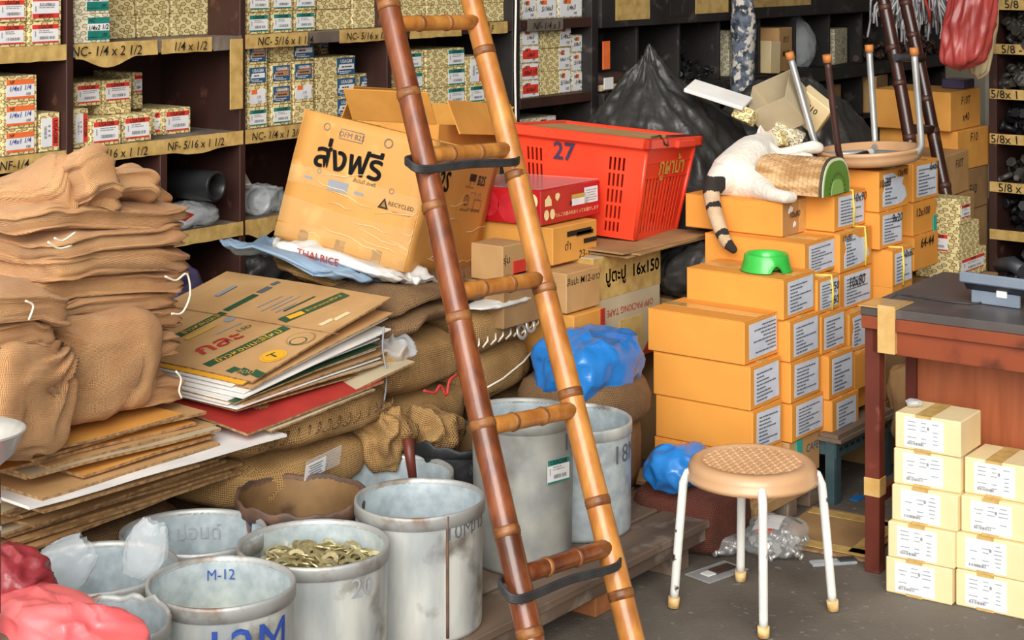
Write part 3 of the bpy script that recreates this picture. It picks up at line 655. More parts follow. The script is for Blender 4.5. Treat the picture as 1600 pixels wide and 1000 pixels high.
def carton_px(x, u, vb, vt, ur, L, z=None, **k):
    p = on_x(u, vb, x); q = on_x(u, vt, x); W = on_y(ur, 0, p.y).x-x
    zb = p.z if z is None else z
    h = q.z-p.z if z is None else q.z-z
    carton(x, p.y, zb+.0005, W, L, h-.001, **k); return zb+h
PN = 'orange carton with paper label, '
z = .10
z = carton_px(4.437, 1174, 782, 712, 1222, .335, z, label='orange carton behind the stool seat, lowest of the front stack', seed=1)
z = carton_px(4.440, 1176, 712, 643.5, 1222, .335, z, label='orange carton with curling label, second from bottom of front stack', seed=2)
z = carton_px(4.436, 1172, 643, 573, 1220, .335, z, label='orange carton with label, third from bottom of front stack', seed=3)
z = carton_px(4.432, 1163, 571, 503, 1217, .335, z, label='orange carton with upside-down label on top of front stack', seed=4, upside=True)
z = .222
z = carton_px(4.645, 1237, 697, 632, 1289, .33, z, label='orange carton, lowest of second stack above teal-taped box', seed=5)
z = carton_px(4.640, 1235, 634, 568, 1282, .33, z, label='orange carton, second from bottom of second stack', seed=6)
z = carton_px(4.642, 1234, 569, 502, 1281, .33, z, label='orange carton, third from bottom of second stack', seed=7)
zb2 = carton_px(4.632, 1224, 500, 437, 1274, .34, z, label='orange carton under the green bowl', seed=8)
z = None
z = carton_px(4.855, 1300, 692, 627, 1342, .33, label='orange carton with peeling label just above the green steel frame', seed=9, lab=.9)
z = carton_px(4.852, 1295, 628, 557, 1334, .33, z, label='orange carton with square label, second from bottom of third stack', seed=10)
z = carton_px(4.845, 1283, 563, 493, 1321, .33, z, label='orange carton with taped label beside the third carton of second stack', seed=11)
z = carton_px(4.840, 1277, 494, 438, 1311, .33, z, label='orange carton with 50 handwritten on label, right of the bowl carton', seed=12, txt=[('x50', .25, .2, .045), ('50', .3, -.2, .045)], strap=.1)
zu = carton_px(4.838, 1257, 437.5, 381, 1307, .36, z, label='orange carton with large label directly under the cat carton', seed=13)
# carton the cat lies on
pc = on_x(1222, 377, 4.90)
CATZ = carton_px(4.90, 1222, 377, 317, 1282, .36, zu, label='long orange carton with taped end and 10x80 marking, under the cat', seed=14, lab=0, endtape=True, txt=[('10x80', -.2, .1, .036), ('200', .36, -.06, .022)])
z = None
z = carton_px(5.045, 1335, 612, 555, 1366, .33, label='small-labelled orange carton half hidden by desk leg, lowest of fourth stack', seed=15, lab=0, txt=[('x', 0, .1, .04)])
z = carton_px(5.05, 1327, 555, 491, 1363, .33, z, label='orange carton with torn label beside the desk corner', seed=16, torn=True)
z = carton_px(5.05, 1312, 488, 428, 1363, .33, z, label='orange carton with 10x80 handwritten on white label', seed=17, txt=[('10x80', .0, .2, .06)])
z = carton_px(5.045, 1312, 427, 366, 1362, .33, z, label='orange carton with torn label and yellow strap', seed=18, torn=True, strap=.25, txt=[('10x80', -.3, .38, .035)])
ZK = carton_px(5.06, 1303, 364, 305, 1353, .33, z, label='orange carton with 10x90 label and yellow strap under the green disc', seed=19, strap=.05, txt=[('10x90', .28, .3, .05)])
p4 = on_x(1335, 700, 5.05)
carton(5.05, 2.49, .222, .17, .33, .15, 'plain orange carton behind the desk leg near the floor', 20, lab=0)
z = None
z = carton_px(5.31, 1394, 452, 392, 1426, .33, label='orange carton with strap and 10x60 marking behind the desk edge', seed=21, strap=-.05, txt=[('10x60', .25, .33, .045)])
z = carton_px(5.29, 1374, 392, 334, 1411, .33, z, label='orange carton with 9x20 handwritten on big label', seed=22, txt=[('9x20', .2, .28, .05)])
ZS = carton_px(5.30, 1373, 333, 268, 1420, .36, z, label='orange carton with torn labels under the upturned stool', seed=23, torn=True, txt=[('10x80', -.32, .2, .045), ('10x90', .25, .36, .04)])
carton(5.31, on_x(1394, 452, 5.31).y, .45, .16, .33, .145, 'orange carton hidden low behind the desk corner', 24, lab=0)
z = None
z = carton_px(5.66, 1428, 425, 372, 1466, .33, label='brown carton marked 64-44 behind the strapped carton', seed=25, lab=0, txt=[('64-44', 0, .3, .06)])
z = carton_px(5.68, 1426, 371, 318, 1463, .33, z, label='orange carton marked 12x100 with green tape strip', seed=26, lab=0, txt=[('12x100', -.1, .2, .05)])
z6 = carton_px(5.69, 1427, 316, 255, 1466, .33, z, label='orange carton with large white label right of upturned stool', seed=27, txt=[('6x60', .3, .34, .05)])
gt = MB().box((5.86, on_x(1426, 371, 5.68).y-.004, .72), (.028, .004, .07)).build('green_tape', 'green_tape'); tag(gt, 'short strip of green tape on the 12x100 carton', 'tape')
# straw-coloured worn boxes under the second stack
cube_box('worn_carton', 'worn brown box with teal tape under the orange cartons', 4.745, 2.63, .10, (.2, .3, .12), 'card', (0, 0, 0), [('CAFE', .05, .02)], .035, 'label_blue', group=None)
MB().box((-.04, -.153, .07), (.035, .004, .1)).build('teal_tape', 'green_tape', bpy.data.objects['worn_carton'])
# hidden support boxes under the far stacks
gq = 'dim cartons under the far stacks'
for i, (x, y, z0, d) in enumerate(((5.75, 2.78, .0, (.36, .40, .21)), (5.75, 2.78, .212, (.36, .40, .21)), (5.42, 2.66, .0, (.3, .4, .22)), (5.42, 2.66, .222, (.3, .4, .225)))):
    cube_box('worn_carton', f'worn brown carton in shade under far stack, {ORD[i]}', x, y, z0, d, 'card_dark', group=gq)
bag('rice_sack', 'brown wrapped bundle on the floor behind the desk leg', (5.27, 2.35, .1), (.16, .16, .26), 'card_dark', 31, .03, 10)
# slotted steel frame carrying third and fourth stacks
fr = thing('steel_frame', 'blue-green slotted steel frame carrying the cartons', 'frame', (4.85, 2.42, 0))
for (x, y) in ((0, 0), (.36, 0), (0, .36), (.36, .36)):
    MB().box((x, y, .095), (.035, .004, .19)).box((x-.0155, y+.017, .095), (.004, .035, .19)).build('leg', 'angle_iron', fr)
for y in (0, .36):
    mb = MB().box((.18, y-.002, .166), (.40, .004, .045)).box((.18, y+.016, .187), (.40, .035, .004)); mb.build('rail', 'angle_iron', fr)
for i in range(9): MB().box((.01+i*.04, -.005, .166), (.02, .002, .008)).build('slot', 'ink', fr)
for x in (0, .36): MB().box((x, .18, .166), (.004, .36, .045)).build('rail', 'angle_iron', fr)
MB().box((.18, .18, .196), (.40, .40, .012)).build('deck', 'old_plank', fr)
for k in range(3): MB().box((.18, .02+.16*k, .209), (.40, .06, .012)).build('slat', 'old_plank', fr)
# timber pallet under the near cartons
pl = thing('pallet', 'rough pale timber pallet under the orange cartons', 'pallet', (4.43, 2.47, 0))
for k in range(4): MB().box((.19, .05+k*.12, .09), (.42, .09, .018), bev=.003).build('top_board', 'pale_timber', pl)
for x in (.03, .22, .36): MB().box((x, .22, .04), (.06, .44, .08), bev=.003).build('bearer', 'old_plank', pl)
MB().box((.19, .0, .072), (.42, .02, .035), bev=.003).build('edge_board', 'pale_timber', pl)
# ------------------------------------------------------------------ green bowl
bw = MB().lathe([(0, .006), (.05, .006), (.054, .035), (.061, .050), (.065, .052), (.068, .050), (.071, .03), (.079, .003), (.081, 0), (.078, 0), (.071, .012), (0, .012)], 48,
    fn=lambda p, a: Vector((p.x, p.y, max(p.z, .024*max(0, 1-((((a-math.radians(232)+math.pi) % (2*math.pi))-math.pi)/.26)**2)) if p.length > .055 and p.z < .03 else p.z)))
pb = at(1199, 428, 5.31)
tag(bw.build('pet_bowl', 'green_plastic', None, (pb.x+.03, pb.y+.02, zb2+.002)), 'green plastic pet bowl on an orange carton', 'bowl')
# ------------------------------------------------------------------ white (cream) cartons by the desk
def white_box(x, y, z, label, seed, yaw, W=.15, L=.181, H_=.095):
    k = ('w', W, L, H_)
    if k not in _ct:
        mb = MB().box((0, 0, H_/2), (W, L, H_-.0008), bev=.003); _ct[k] = mb.mesh('cream_carton', 'carton_cream')
    o = obj('cream_carton', _ct[k], None, (x+W/2, y+L/2, z), (0, 0, yaw)); tag(o, label, 'carton', 'cream cartons stacked by the desk')
    rnd = random.Random(seed)
    if ('wl', seed % 3) not in _ct:
        mb = MB(); w_, h_ = L*.60, H_*.84; A, B = (0, -1, 0), (0, 0, 1)
        mb.box((-.0004, 0, 0), (.0008, w_, h_), 0)
        for r in range(6):
            for c in range(3):
                if rnd.random() < .8:
                    l = w_*rnd.uniform(.1, .24); mb.quad((-.0014, w_*(.30-.3*c), h_*(.36-.13*r)), A, B, l, h_*.035, 1)
        mb.text('8', (-.002, -w_*.12, h_*.2), A, B, h_*.16, 2)
        for i in range(16): mb.quad((-.0014, w_*(.40-.026*i), -h_*.36), A, B, w_*rnd.choice((.008, .014)), h_*.09, 2)
        _ct[('wl', seed % 3)] = mb.mesh('shipping_label', ['paper', 'faint_ink', 'ink'])
    obj('shipping_label', _ct[('wl', seed % 3)], o, (-W/2-.0004, .01, H_/2), (0, 0, 0))
    MB().box((0, .012, H_*.5), (W+.0012, .045, H_-.0002)).build('tape_band', 'tape', o)
    return o
for i, (x, y) in enumerate(((4.262, 1.808), (4.262, 1.803), (4.274, 1.796), (4.288, 1.799), (4.286, 1.792))):
    white_box(x, y, .0005+.0951*i, f'cream carton with white label in left stack, {["at the bottom", "second from bottom", "third from bottom", "fourth from bottom", "on top"][i]}', i, math.radians((3, 4, 2, 5, 2)[i]))
for i, (x, y) in enumerate(((4.284, 1.622), (4.286, 1.622), (4.298, 1.614), (4.318, 1.612))):
    white_box(x, y, .0005+.0951*i, f'cream carton with white label in right stack, {["at the bottom", "second from bottom", "third from bottom", "on top"][i]}', i+1, math.radians((3, 2, 3, 2)[i]))
white_box(4.30, 1.435, .0005, 'cream carton cut off at right picture edge', 2, .03)
tag(MB().add(*pillow((.05, .04, .02), .8, .8, 20, 10, lambda p: p*(1+.3*nz(p, 60)))).build('plastic_scrap', 'frost_plastic', None, (4.36, 1.95, .487)), 'crumpled clear scrap on the top cream carton', 'scrap')
# ------------------------------------------------------------------ desk
DT = .73
dk = thing('desk', 'brown wooden desk with dark laminate top and taped corners', 'desk', (4.363, 2.095, 0), (0, 0, math.radians(2.5)))
MB().box((.30, -.62, DT-.013), (.62, 1.26, .026), bev=.003).build('desktop', 'laminate', dk)
MB().box((.0, -.62, DT-.042), (.03, 1.25, .034), bev=.002).build('edge_rail', 'desk_wood', dk)
MB().box((.012, -.62, DT-.092), (.026, 1.20, .066), bev=.002).build('apron', 'desk_wood', dk)
MB().box((.30, -.012, DT-.075), (.58, .026, .10), bev=.002).build('apron', 'desk_leg', dk)
for (x, y) in ((.02, -.02), (.57, -.02), (.02, -1.21), (.57, -1.21)): MB().box((x, y, (DT-.026)/2), (.042, .042, DT-.026), bev=.002).build('leg', 'desk_leg', dk)
MB().box((.20, -.62, .44), (.014, 1.14, .46)).build('front_panel', 'desk_panel', dk)
MB().box((.19, -.06, .36), (.03, .03, .64), bev=.002).build('panel_stile', 'desk_leg', dk)
MB().box((.30, -.02, .20), (.52, .024, .035), bev=.002).build('stretcher', 'desk_leg', dk)
MB().box((-.001, -.068, DT-.055), (.036, .05, .13), bev=.001).build('corner_tape', 'clear_tape', dk)
MB().box((.05, -.04, DT+.001), (.13, .11, .003), bev=.001).build('corner_tape', 'clear_tape', dk)
MB().box((.02, .0025, DT-.036), (.05, .003, .04)).build('corner_tape', 'clear_tape', dk)
MB().box((-.001, -.52, DT-.06), (.036, .06, .13), bev=.001).build('corner_tape', 'clear_tape', dk)
MB().box((.02, -.02, .235), (.046, .046, .05), bev=.001).build('leg_tape', 'clear_tape', dk)
MB().box((.192, -.055, .36), (.034, .034, .09), bev=.001).build('leg_tape', 'clear_tape', dk)
# telephone
ph = on_z(1556, 478, DT)
tp = thing('desk_telephone', 'black and grey desk telephone seen from behind on the desk', 'telephone', (ph.x, ph.y, DT+.001), (0, 0, math.radians(-3)))
MB().prism([(0, .055), (.02, .035), (.12, .03), (.14, .02), (.15, .045), (.01, .085)], .17, 0, Matrix.Translation((-.02, -.085, .0))).build('body', 'phone_black', tp)
MB().box((-.025, 0, .072), (.012, .19, .03), bev=.004).build('back_edge', 'phone_grey', tp)
MB().box((.0, 0, .018), (.012, .14, .035), bev=.002).build('stand', 'phone_grey', tp)
MB().box((-.0065, -.02, .035), (.003, .03, .02)).build('socket', 'paper', tp)
MB().tube([(.02, -.07, .10), (.04, -.03, .112), (.06, .02, .10)], [.02, .022, .02], 10).build('handset', 'phone_black', tp)
tag(MB().tube([on_z(1562, 462, DT+.03), on_z(1545, 470, DT+.006), on_z(1520, 475, DT+.005), on_z(1470, 470, DT+.005), on_z(1420, 462, DT+.005), on_z(1402, 459, DT+.005), on_z(1390, 466, DT+.004)], .0025, 6).build('telephone_cord', 'rubber'), 'thin dark telephone cord lying across the desk top', 'cord')
# ------------------------------------------------------------------ stools
def stool(name, label, loc, rot, legm, feet, tipm, group, R=.166, H_=.386, inner=.62):
    t = thing(name, label, 'stool', loc, rot, group)
    prof = [(0, H_-.003)]+[(R*.78*k/6, H_-.003) for k in range(1, 7)]+[(R*.80, H_+.002), (R*.90, H_), (R*.97, H_-.008), (R, H_-.022), (R*1.0, H_-.034), (R*1.015, H_-.036), (R*1.015, H_-.048), (R*.95, H_-.048), (R*.93, H_-.02), (0, H_-.014)]
    seat = MB().lathe(prof, 64).build('seat', 'stool_seat', t)
    mb = MB(); n = 15; st = R*.76*2/n                       # woven relief on the seat
    for i in range(n):
        for j in range(n):
            x = (i-n/2+.5)*st; y = (j-n/2+.5)*st
            if math.hypot(x, y) < R*.74:
                a = (st*.46, st*.22) if (i+j) % 2 else (st*.22, st*.46)
                mb.add([(x-a[0], y-a[1], H_-.0032), (x+a[0], y-a[1], H_-.0032), (x+a[0], y+a[1], H_-.0032), (x-a[0], y+a[1], H_-.0032), (x, y, H_+.0012)], [(0, 1, 4), (1, 2, 4), (2, 3, 4), (3, 0, 4)])
    tag(mb.build('woven_relief', 'stool_seat', seat), kind='stuff')
    for i in range(4):
        fx, fy = feet[i]; a = math.atan2(fy, fx); d = Vector((math.cos(a), math.sin(a), 0)); r = math.hypot(fx, fy)
        top = d*(R*1.03)
        path = [d*(R*inner)+Vector((0, 0, H_-.030)), d*(R*.88)+Vector((0, 0, H_-.024)), d*(R*1.0)+Vector((0, 0, H_-.034)), d*(R*1.07)+Vector((0, 0, H_-.06)), d*(R*1.07+(r-R*1.07)*.14)+Vector((0, 0, H_-.10))]
        path += [d*(R*1.07+(r-R*1.07)*k)+Vector((0, 0, (H_-.048)*(1-k)+.0)) for k in (.4, .7, .86, .915)]
        leg = MB().tube(path, .0115, 14).build('leg', legm[i], t)
        e = d*r; q = path[-1]
        MB().tube([q, e+Vector((0, 0, .003))], .0150, 14).build('foot_tip', tipm, leg)
        if i == 0: MB()
    return t
F4 = [on_z(1193, 997, 0), on_z(1302, 955, 0), on_z(1157, 908, 0), on_z(1052, 950, 0)]
cx = sum(p.x for p in F4)/4; cy = sum(p.y for p in F4)/4
st1 = stool('round_stool', 'round beige-seated stool with chipped white legs standing on the floor', (cx, cy, 0), (0, 0, 0), ['chipped_paint']*4, [(p.x-cx, p.y-cy) for p in F4], 'foot_tip', 'round stools')
us = at(1348, 252, 5.86)
rt3, fw3 = Vector((RT[0], RT[1], 0)), Vector((FW[0], FW[1], 0))
fl = []
for (cr_, cf_) in ((-.235, .10), (-.15, -.15), (.06, .19), (.15, -.10)):
    q = rt3*cr_+fw3*cf_; fl.append((q.x, -q.y))
Ms = Matrix.Rotation(math.radians(-4), 4, fw3) @ Matrix.Rotation(math.pi, 4, 'X')
st2 = stool('round_stool', 'upturned beige round stool with legs up on the cartons', (us.x, us.y, ZS+.386+.016), Ms.to_euler(), ['chrome', 'brown_paint', 'chrome', 'chrome'], fl, 'orange_tip', 'round stools', R=.172, inner=.12)
# ------------------------------------------------------------------ timber platform for the cans
PT = .12
pf = thing('can_platform', 'low weathered plank platform carrying the metal cans', 'platform', (2.1, 2.47, 0))
for k in range(10): MB().box((1.06, .075+.165*k, PT-.012), (2.26 if k else 2.02, .15, .022), bev=.003).build('plank', 'old_plank', pf)
MB().box((1.1, .03, PT-.042), (2.1, .04, .036), bev=.003).build('edge_beam', 'old_plank', pf)
for x, m in ((.25, 'old_plank'), (.9, 'raw_block'), (1.585, 'raw_block'), (1.95, 'old_plank')):
    MB().box((x, .09, .03), (.09, .13, .06), bev=.003).build('support_block', m, pf)
    MB().box((x, .8, .049), (.09, .6, .098), bev=.003).build('bearer', 'old_plank', pf)
# ------------------------------------------------------------------ metal cans
CANPOS = {}
def can(key, u, v, Y, width, label, m='galvanized', inner='galvanized_pale', rim='rim_rust', base=PT, seam=None, lean=(0, 0), rough=0, txt=(), seed=1, mats=None, height_in=None, dy=0):
    c = at(u, v, Y); R = width/2/F*Y; h = c.z-base
    t = thing('metal_can', label, 'can', (c.x, c.y, base), (lean[0], lean[1], 0), 'round metal cans on the platform'); CANPOS[key] = (c.x, c.y, c.z, R)
    ph = seed*1.7
    def fn(p, a):
        k = 1+.022*math.sin(2*a+ph)*(p.z/h)+.012*math.sin(3*a+ph*2)*(p.z/h)+.008*nz((math.cos(a)*2, math.sin(a)*2, p.z*6), 1, seed)
        return Vector((p.x*k, p.y*k, p.z+rough*.02*nz((math.cos(a)*3, math.sin(a)*3, seed), 1.5)*(1 if p.z > h*.9 else 0)))
    n = 64
    MB().lathe([(0, .001), (R*.96, .001), (R*.97, .01)]+[(R*(.97+.02*k/6), .01+(h-.04)*k/6) for k in range(1, 7)], n, fn=fn).build('wall', m, t)
    MB().lathe([(R*.985, h-.032), (R*1.012, h-.030), (R*1.014, h-.006), (R*1.008, h), (R*.98, h+.001), (R*.952, h-.004), (R*.948, h-.012)], n, fn=fn).build('rim_band', rim, t)
    MB().lathe([(R*.950, h-.008)]+[(R*(.945-.02*k/6), (h-.03)*(1-k/6)+.012) for k in range(0, 7)]+[(0, .012)], n, fn=fn).build('inner_wall', inner, t)
    if seam is not None:
        a = math.radians(seam); pts = [fn(Vector((R*(.975+.02*k/8)*math.cos(a), R*(.975+.02*k/8)*math.sin(a), .012+(h-.014)*k/8)), a)*1 for k in range(9)]
        MB().tube(pts, .004, 6).build('seam', 'rust', t)
    for (s, az, z, size, mm) in txt:
        # lettering wrapped round the wall
        vs, fs, W, Hh = text_geo(s, .0); az = math.radians(az); out = []
        for p_ in vs:
            a = az+p_.x*size/R
            out.append(fn(Vector((R*.998*math.cos(a), R*.998*math.sin(a), z*h+p_.y*size)), a)*1)
        out = [Vector((q.x*1.008, q.y*1.008, q.z)) for q in out]
        MB().add(out, fs).build('marking', mm, t)
    return t
# azimuth of the camera seen from the cans is about 217 degrees
can('tall', 655, 777, 4.08, 203, 'tall galvanized can marked 10M with a brown seam', seam=246, txt=[('10M', 261, .86, .05, 'grey_ink'), ('ขาว', 284, .86, .045, 'grey_ink')], seed=1)
can('washers', 491, 848, 3.84, 231, 'galvanized can heaped with loose washers', seam=38, txt=[('20', 262, .8, .06, 'faint_ink')], seed=2)
can('m12', 344, 908, 3.545, 231, 'galvanized can marked 12M in blue', txt=[('12M', 252, .72, .11, 'blue_ink'), ('12M', 222, .94, .022, 'ink')], seed=3, inner='galvanized_pale')
can('corner', 155, 972, 3.32, 225, 'galvanized can with dented rim at bottom left corner', seed=4, rough=1.0)
can('bags', 153, 885, 3.675, 240, 'galvanized can with two clear plastic bags over its rim', seed=5, txt=[('8M', 238, .94, .025, 'ink')])
can('eight', 303, 829, 3.96, 222, 'galvanized can with 8 scrawled inside, against the cardboard pile', seam=15, seed=6)
can('blue', 471, 771, 4.18, 208, 'rusty blue-painted can with crumpled rim', m='drum_blue', inner='rust_inner', rim='rust', rough=.6, seed=7)
can('handle', 614, 738, 4.47, 192, 'galvanized can with a wooden handle sticking out', seed=8, inner='galvanized_pale')
can('black', 718, 677, 4.72, 165, 'battered black can with ragged rim behind the ladder', m='drum_black', inner='rust_inner', rim='drum_black', rough=1.0, seed=9)
can('usag', 817, 641, 4.50, 158, 'tall dull galvanized can with green sticker behind the ladder', m='galvanized_dull', seed=10, txt=[('16', 283, .84, .06, 'grey_ink')], rim='galvanized_dull')
can('right', 903, 652, 4.76, 170, 'pale galvanized can marked 18M at the end of the row', m='galvanized_pale', seed=11, txt=[('18M', 278, .76, .07, 'grey_ink')], rim='galvanized')
# inside markings
def inside(key, s, az, dz, size, m):
    x, y, z, R = CANPOS[key]; vs, fs, W, Hh = text_geo(s, .0); az = math.radians(az)
    o = [Vector((R*.905*math.cos(az-p.x*size/R), R*.905*math.sin(az-p.x*size/R), z-PT-dz+p.y*size)) for p in vs]
    par = [q for q in bpy.data.objects if q.name.startswith('metal_can') and (Vector((q.location.x, q.location.y))-Vector((x, y))).length < 1e-4][0]
    MB().add(o, fs).build('marking', m, par)
inside('m12', 'M-12', 46, .035, .032, 'blue_ink'); inside('eight', '8 ปอนด์', 50, .05, .05, 'faint_ink')
# sticker on the tall dull can
x, y, z, R = CANPOS['usag']; az = math.radians(258)
stk = thing('can_sticker', 'green and white barcode sticker on the dull can', 'sticker', (x+R*1.025*math.cos(az), y+R*1.025*math.sin(az), z-.125), (0, 0, az+math.pi/2))
bolt_label('teal', .075, .06, 3).build('paper', LAB_M, stk, (0, -.002, 0))
# wooden handle in can
x, y, z, R = CANPOS['handle']
hd = thing('tool_handle', 'brown wooden tool handle leaning in a can', 'handle', (x+.03, y-.06, z-.12))
b0 = Vector((0, 0, 0)); b1 = at(637, 685, 4.52)-hd.location
MB().tube([b0, b0.lerp(b1, .55)], .009, 12).build('shaft', 'chrome', hd); MB().tube([b0.lerp(b1, .5), b0.lerp(b1, .8), b1], [.011, .014, .015], 14).build('grip', 'desk_leg', hd)
# washers: individuals heaped in the can
mb = MB(); pr = [(.0115, 0), (.022, 0), (.022, .0026), (.0115, .0026), (.0115, 0)]
wm = mb.lathe(pr, 22, smooth=False).mesh('washer', 'brass_zinc')
x, y, z, R = CANPOS['washers']; rnd = random.Random(5)
plug = MB().lathe([(R*.9, z-.085), (R*.55, z-.062), (0, z-.05)], 32).build('washer_heap', 'brass_zinc', None, (x, y, 0)); tag(plug, 'dense zinc washers lower in the heap', 'washers', None, 'stuff')
for i in range(150):
    r = R*.86*math.sqrt(rnd.random()); a = rnd.uniform(0, 6.3); zz = z-.078+.034*(1-(r/R)**2)+rnd.uniform(0, .018)
    o = obj('washer', wm, None, (x+r*math.cos(a), y+r*math.sin(a), zz), (rnd.uniform(-.7, .7), rnd.uniform(-.7, .7), rnd.uniform(0, 6)))
    tag(o, 'zinc-yellow flat washer in the heap filling the galvanized can', 'washer', 'washers heaped in the can')
x, y, z, R = CANPOS['m12']
for i, (dx, dy, rx) in enumerate(((.03, -.04, 1.1), (.06, -.09, .2), (.085, -.05, .3), (.10, -.08, .15), (.01, -.10, .3), (.05, .0, .2))):
    tag(obj('washer', wm, None, (x+dx, y+dy, z-.11+.014*(i == 0)), (rx, .2, i)), 'zinc-yellow washer lying low inside the blue-marked 12M can', 'washer', 'washers in the 12M can')
tag(MB().lathe([(R*.93, z-.13), (0, z-.118)], 24).build('washer_heap', 'brass_zinc', None, (x, y, 0)), 'washers filling the 12M can', 'washers', None, 'stuff')
# ------------------------------------------------------------------ ladders
def rail(parent, p0, p1, r0, r1, nodes, m, nm):
    p0, p1 = Vector(p0), Vector(p1); L = 60; path = []; rad = []; ns = []
    for i in range(L+1):
        t = i/L; p = p0.lerp(p1, t); p += Vector((.006*nz((t*6, 0, r0*90), 1), .006*nz((0, t*6, r0*90), 1), 0)); path.append(p)
        r = r0+(r1-r0)*t
        rad.append(r)
    o = MB().tube(path, rad, 18).build('rail', m, parent)
    for t in nodes:
        c = p0.lerp(p1, t); d = (p1-p0).normalized(); r = r0+(r1-r0)*t
        MB().tube([c-d*.011, c-d*.004, c-d*.0015, c+d*.0015, c+d*.005, c+d*.012], [r*1.0, r*1.03, r*1.075, r*1.02, r*1.055, r*.995], 18).build('node', nm, o)
    return o
LD = thing('bamboo_ladder', 'tall bamboo ladder leaning across the middle of the picture', 'ladder', (0, 0, 0))
def lerp3(a, b, z):
    t = (z-a[2])/(b[2]-a[2]); return Vector(a).lerp(Vector(b), t)
La, Lb = on_y(812, 915, 2.30), on_y(632, 38, 2.90); Ra, Rb = on_y(957, 852, 2.30), on_y(750, 35, 2.90)
# rail centre lines
La, Lb = on_y(803, 880, 2.31), on_y(619, 60, 2.87); Ra, Rb = on_y(958, 880, 2.29), on_y(747, 40, 2.88)
L0, L1 = lerp3(La, Lb, .0), lerp3(La, Lb, 3.3); R0, R1 = lerp3(Ra, Rb, .0), lerp3(Ra, Rb, 3.3)
def tfor(a, b, p0, p1, v):
    # parameter along the rail of the node seen at picture row v
    best = min(range(2001), key=lambda i: abs((HZ+F*(CH-p0.lerp(p1, i/2000).z)/(FW[0]*p0.lerp(p1, i/2000).x+FW[1]*p0.lerp(p1, i/2000).y))-v)); return best/2000
rail(LD, L0, L1, .0305, .027, [tfor(0, 0, L0, L1, v) for v in (990, 832, 665, 497, 325, 148, 10)]+[.62, .72, .82, .92], 'bamboo', 'bamboo_node')
rail(LD, R0, R1, .031, .027, [tfor(0, 0, R0, R1, v) for v in (930, 785, 615, 452, 275, 82)]+[.55, .65, .76, .87], 'bamboo_pale', 'bamboo_node')
tiers = []
for (vl, vr) in ((900, 855), (668, 640), (458, 436), (243, 234), (37, 35)):
    a = L0.lerp(L1, tfor(0, 0, L0, L1, vl)); b = R0.lerp(R1, tfor(0, 0, R0, R1, vr)); d = (b-a)
    rg = MB().tube([a-d*.02, a+d*.2, a+d*.5, a+d*.8, b+d*.03], [.021, .0205, .020, .0205, .021], 14).build('rung', 'bamboo_pale' if vl != 900 else 'bamboo', LD)
    for t in (.3, .62): c = a+d*t; MB().tube([c-d*.02, c-d*.006, c+d*.006, c+d*.02], [.0205, .0228, .0228, .0205], 14).build('rung_node', 'bamboo_node', rg)
    tiers.append((a, b))
for k in range(4):
    z = 1.93+.36*k; a = lerp3(L0, L1, z); b = lerp3(R0, R1, z); MB().tube([a, b], .02, 12).build('rung', 'bamboo_pale', LD)
# black rubber bands tying two rungs
for (a, b) in (tiers[0], tiers[3]):
    d = (b-a).normalized(); vdir = Vector((-.75, -.62, 0)); up = Vector((0, 0, 1)); off = Vector((-.026, -.028, -.014))
    A_, B_ = a-d*.036, b+d*.036
    pts = [A_+Vector((.03, .03, -.01)), A_+Vector((-.026, -.010, -.014)), A_+d*.03+off*1.75, (a+b)/2+off*1.55, B_-d*.03+off*1.75, B_+Vector((-.0, -.0, -.014)), B_+Vector((.03, .03, -.01)), (a+b)/2+Vector((.03, .03, -.005))]
    N4 = len(pts); sm_ = []
    for i in range(N4):
        p0_, p1_, p2_, p3_ = pts[i-1], pts[i], pts[(i+1) % N4], pts[(i+2) % N4]
        for t in (0, .2, .4, .6, .8): sm_.append(.5*((2*p1_)+(p2_-p0_)*t+(2*p0_-5*p1_+4*p2_-p3_)*t*t+(3*p1_-p0_-3*p2_+p3_)*t**3))
    mb = MB()
    for dz in (-.0065, -.002, .002, .0065): mb.tube([p+Vector((0, 0, dz)) for p in sm_], .0042, 8, closed=True)
    mb.build('rubber_band', 'rubber', LD)
# second, dark ladder at the back
LD2 = thing('bamboo_ladder', 'dark bamboo ladder standing at the back right before brown cartons', 'ladder', (0, 0, 0))
A0, A1 = lerp3((6.27, 2.81, .911), (6.33, 2.96, 1.508), 0), lerp3((6.27, 2.81, .911), (6.33, 2.96, 1.508), 3.6)
B0, B1 = lerp3((6.48, 2.81, .950), (6.53, 2.96, 1.508), 0), lerp3((6.48, 2.81, .950), (6.53, 2.96, 1.508), 3.6)
rail(LD2, A0, A1, .026, .024, [tfor(0, 0, A0, A1, v) for v in (12, 75, 130, 215)]+[.9, .1], 'bamboo_dark', 'bamboo_node_dark')
rail(LD2, B0, B1, .026, .024, [tfor(0, 0, B0, B1, v) for v in (5, 55, 155, 205, 290)]+[.9], 'bamboo_dark', 'bamboo_node_dark')
for v in (89, 202):
    a = A0.lerp(A1, tfor(0, 0, A0, A1, v)); b = B0.lerp(B1, tfor(0, 0, B0, B1, v)); MB().tube([a, b], .019, 12).build('rung', 'bamboo_dark', LD2)
    if v == 89: MB().tube([a-(b-a)*.1+Vector((-.03, -.03, .0)), b+(b-a)*.1+Vector((-.03, -.03, .0))], .015, 10).build('rubber_band', 'rubber', LD2)
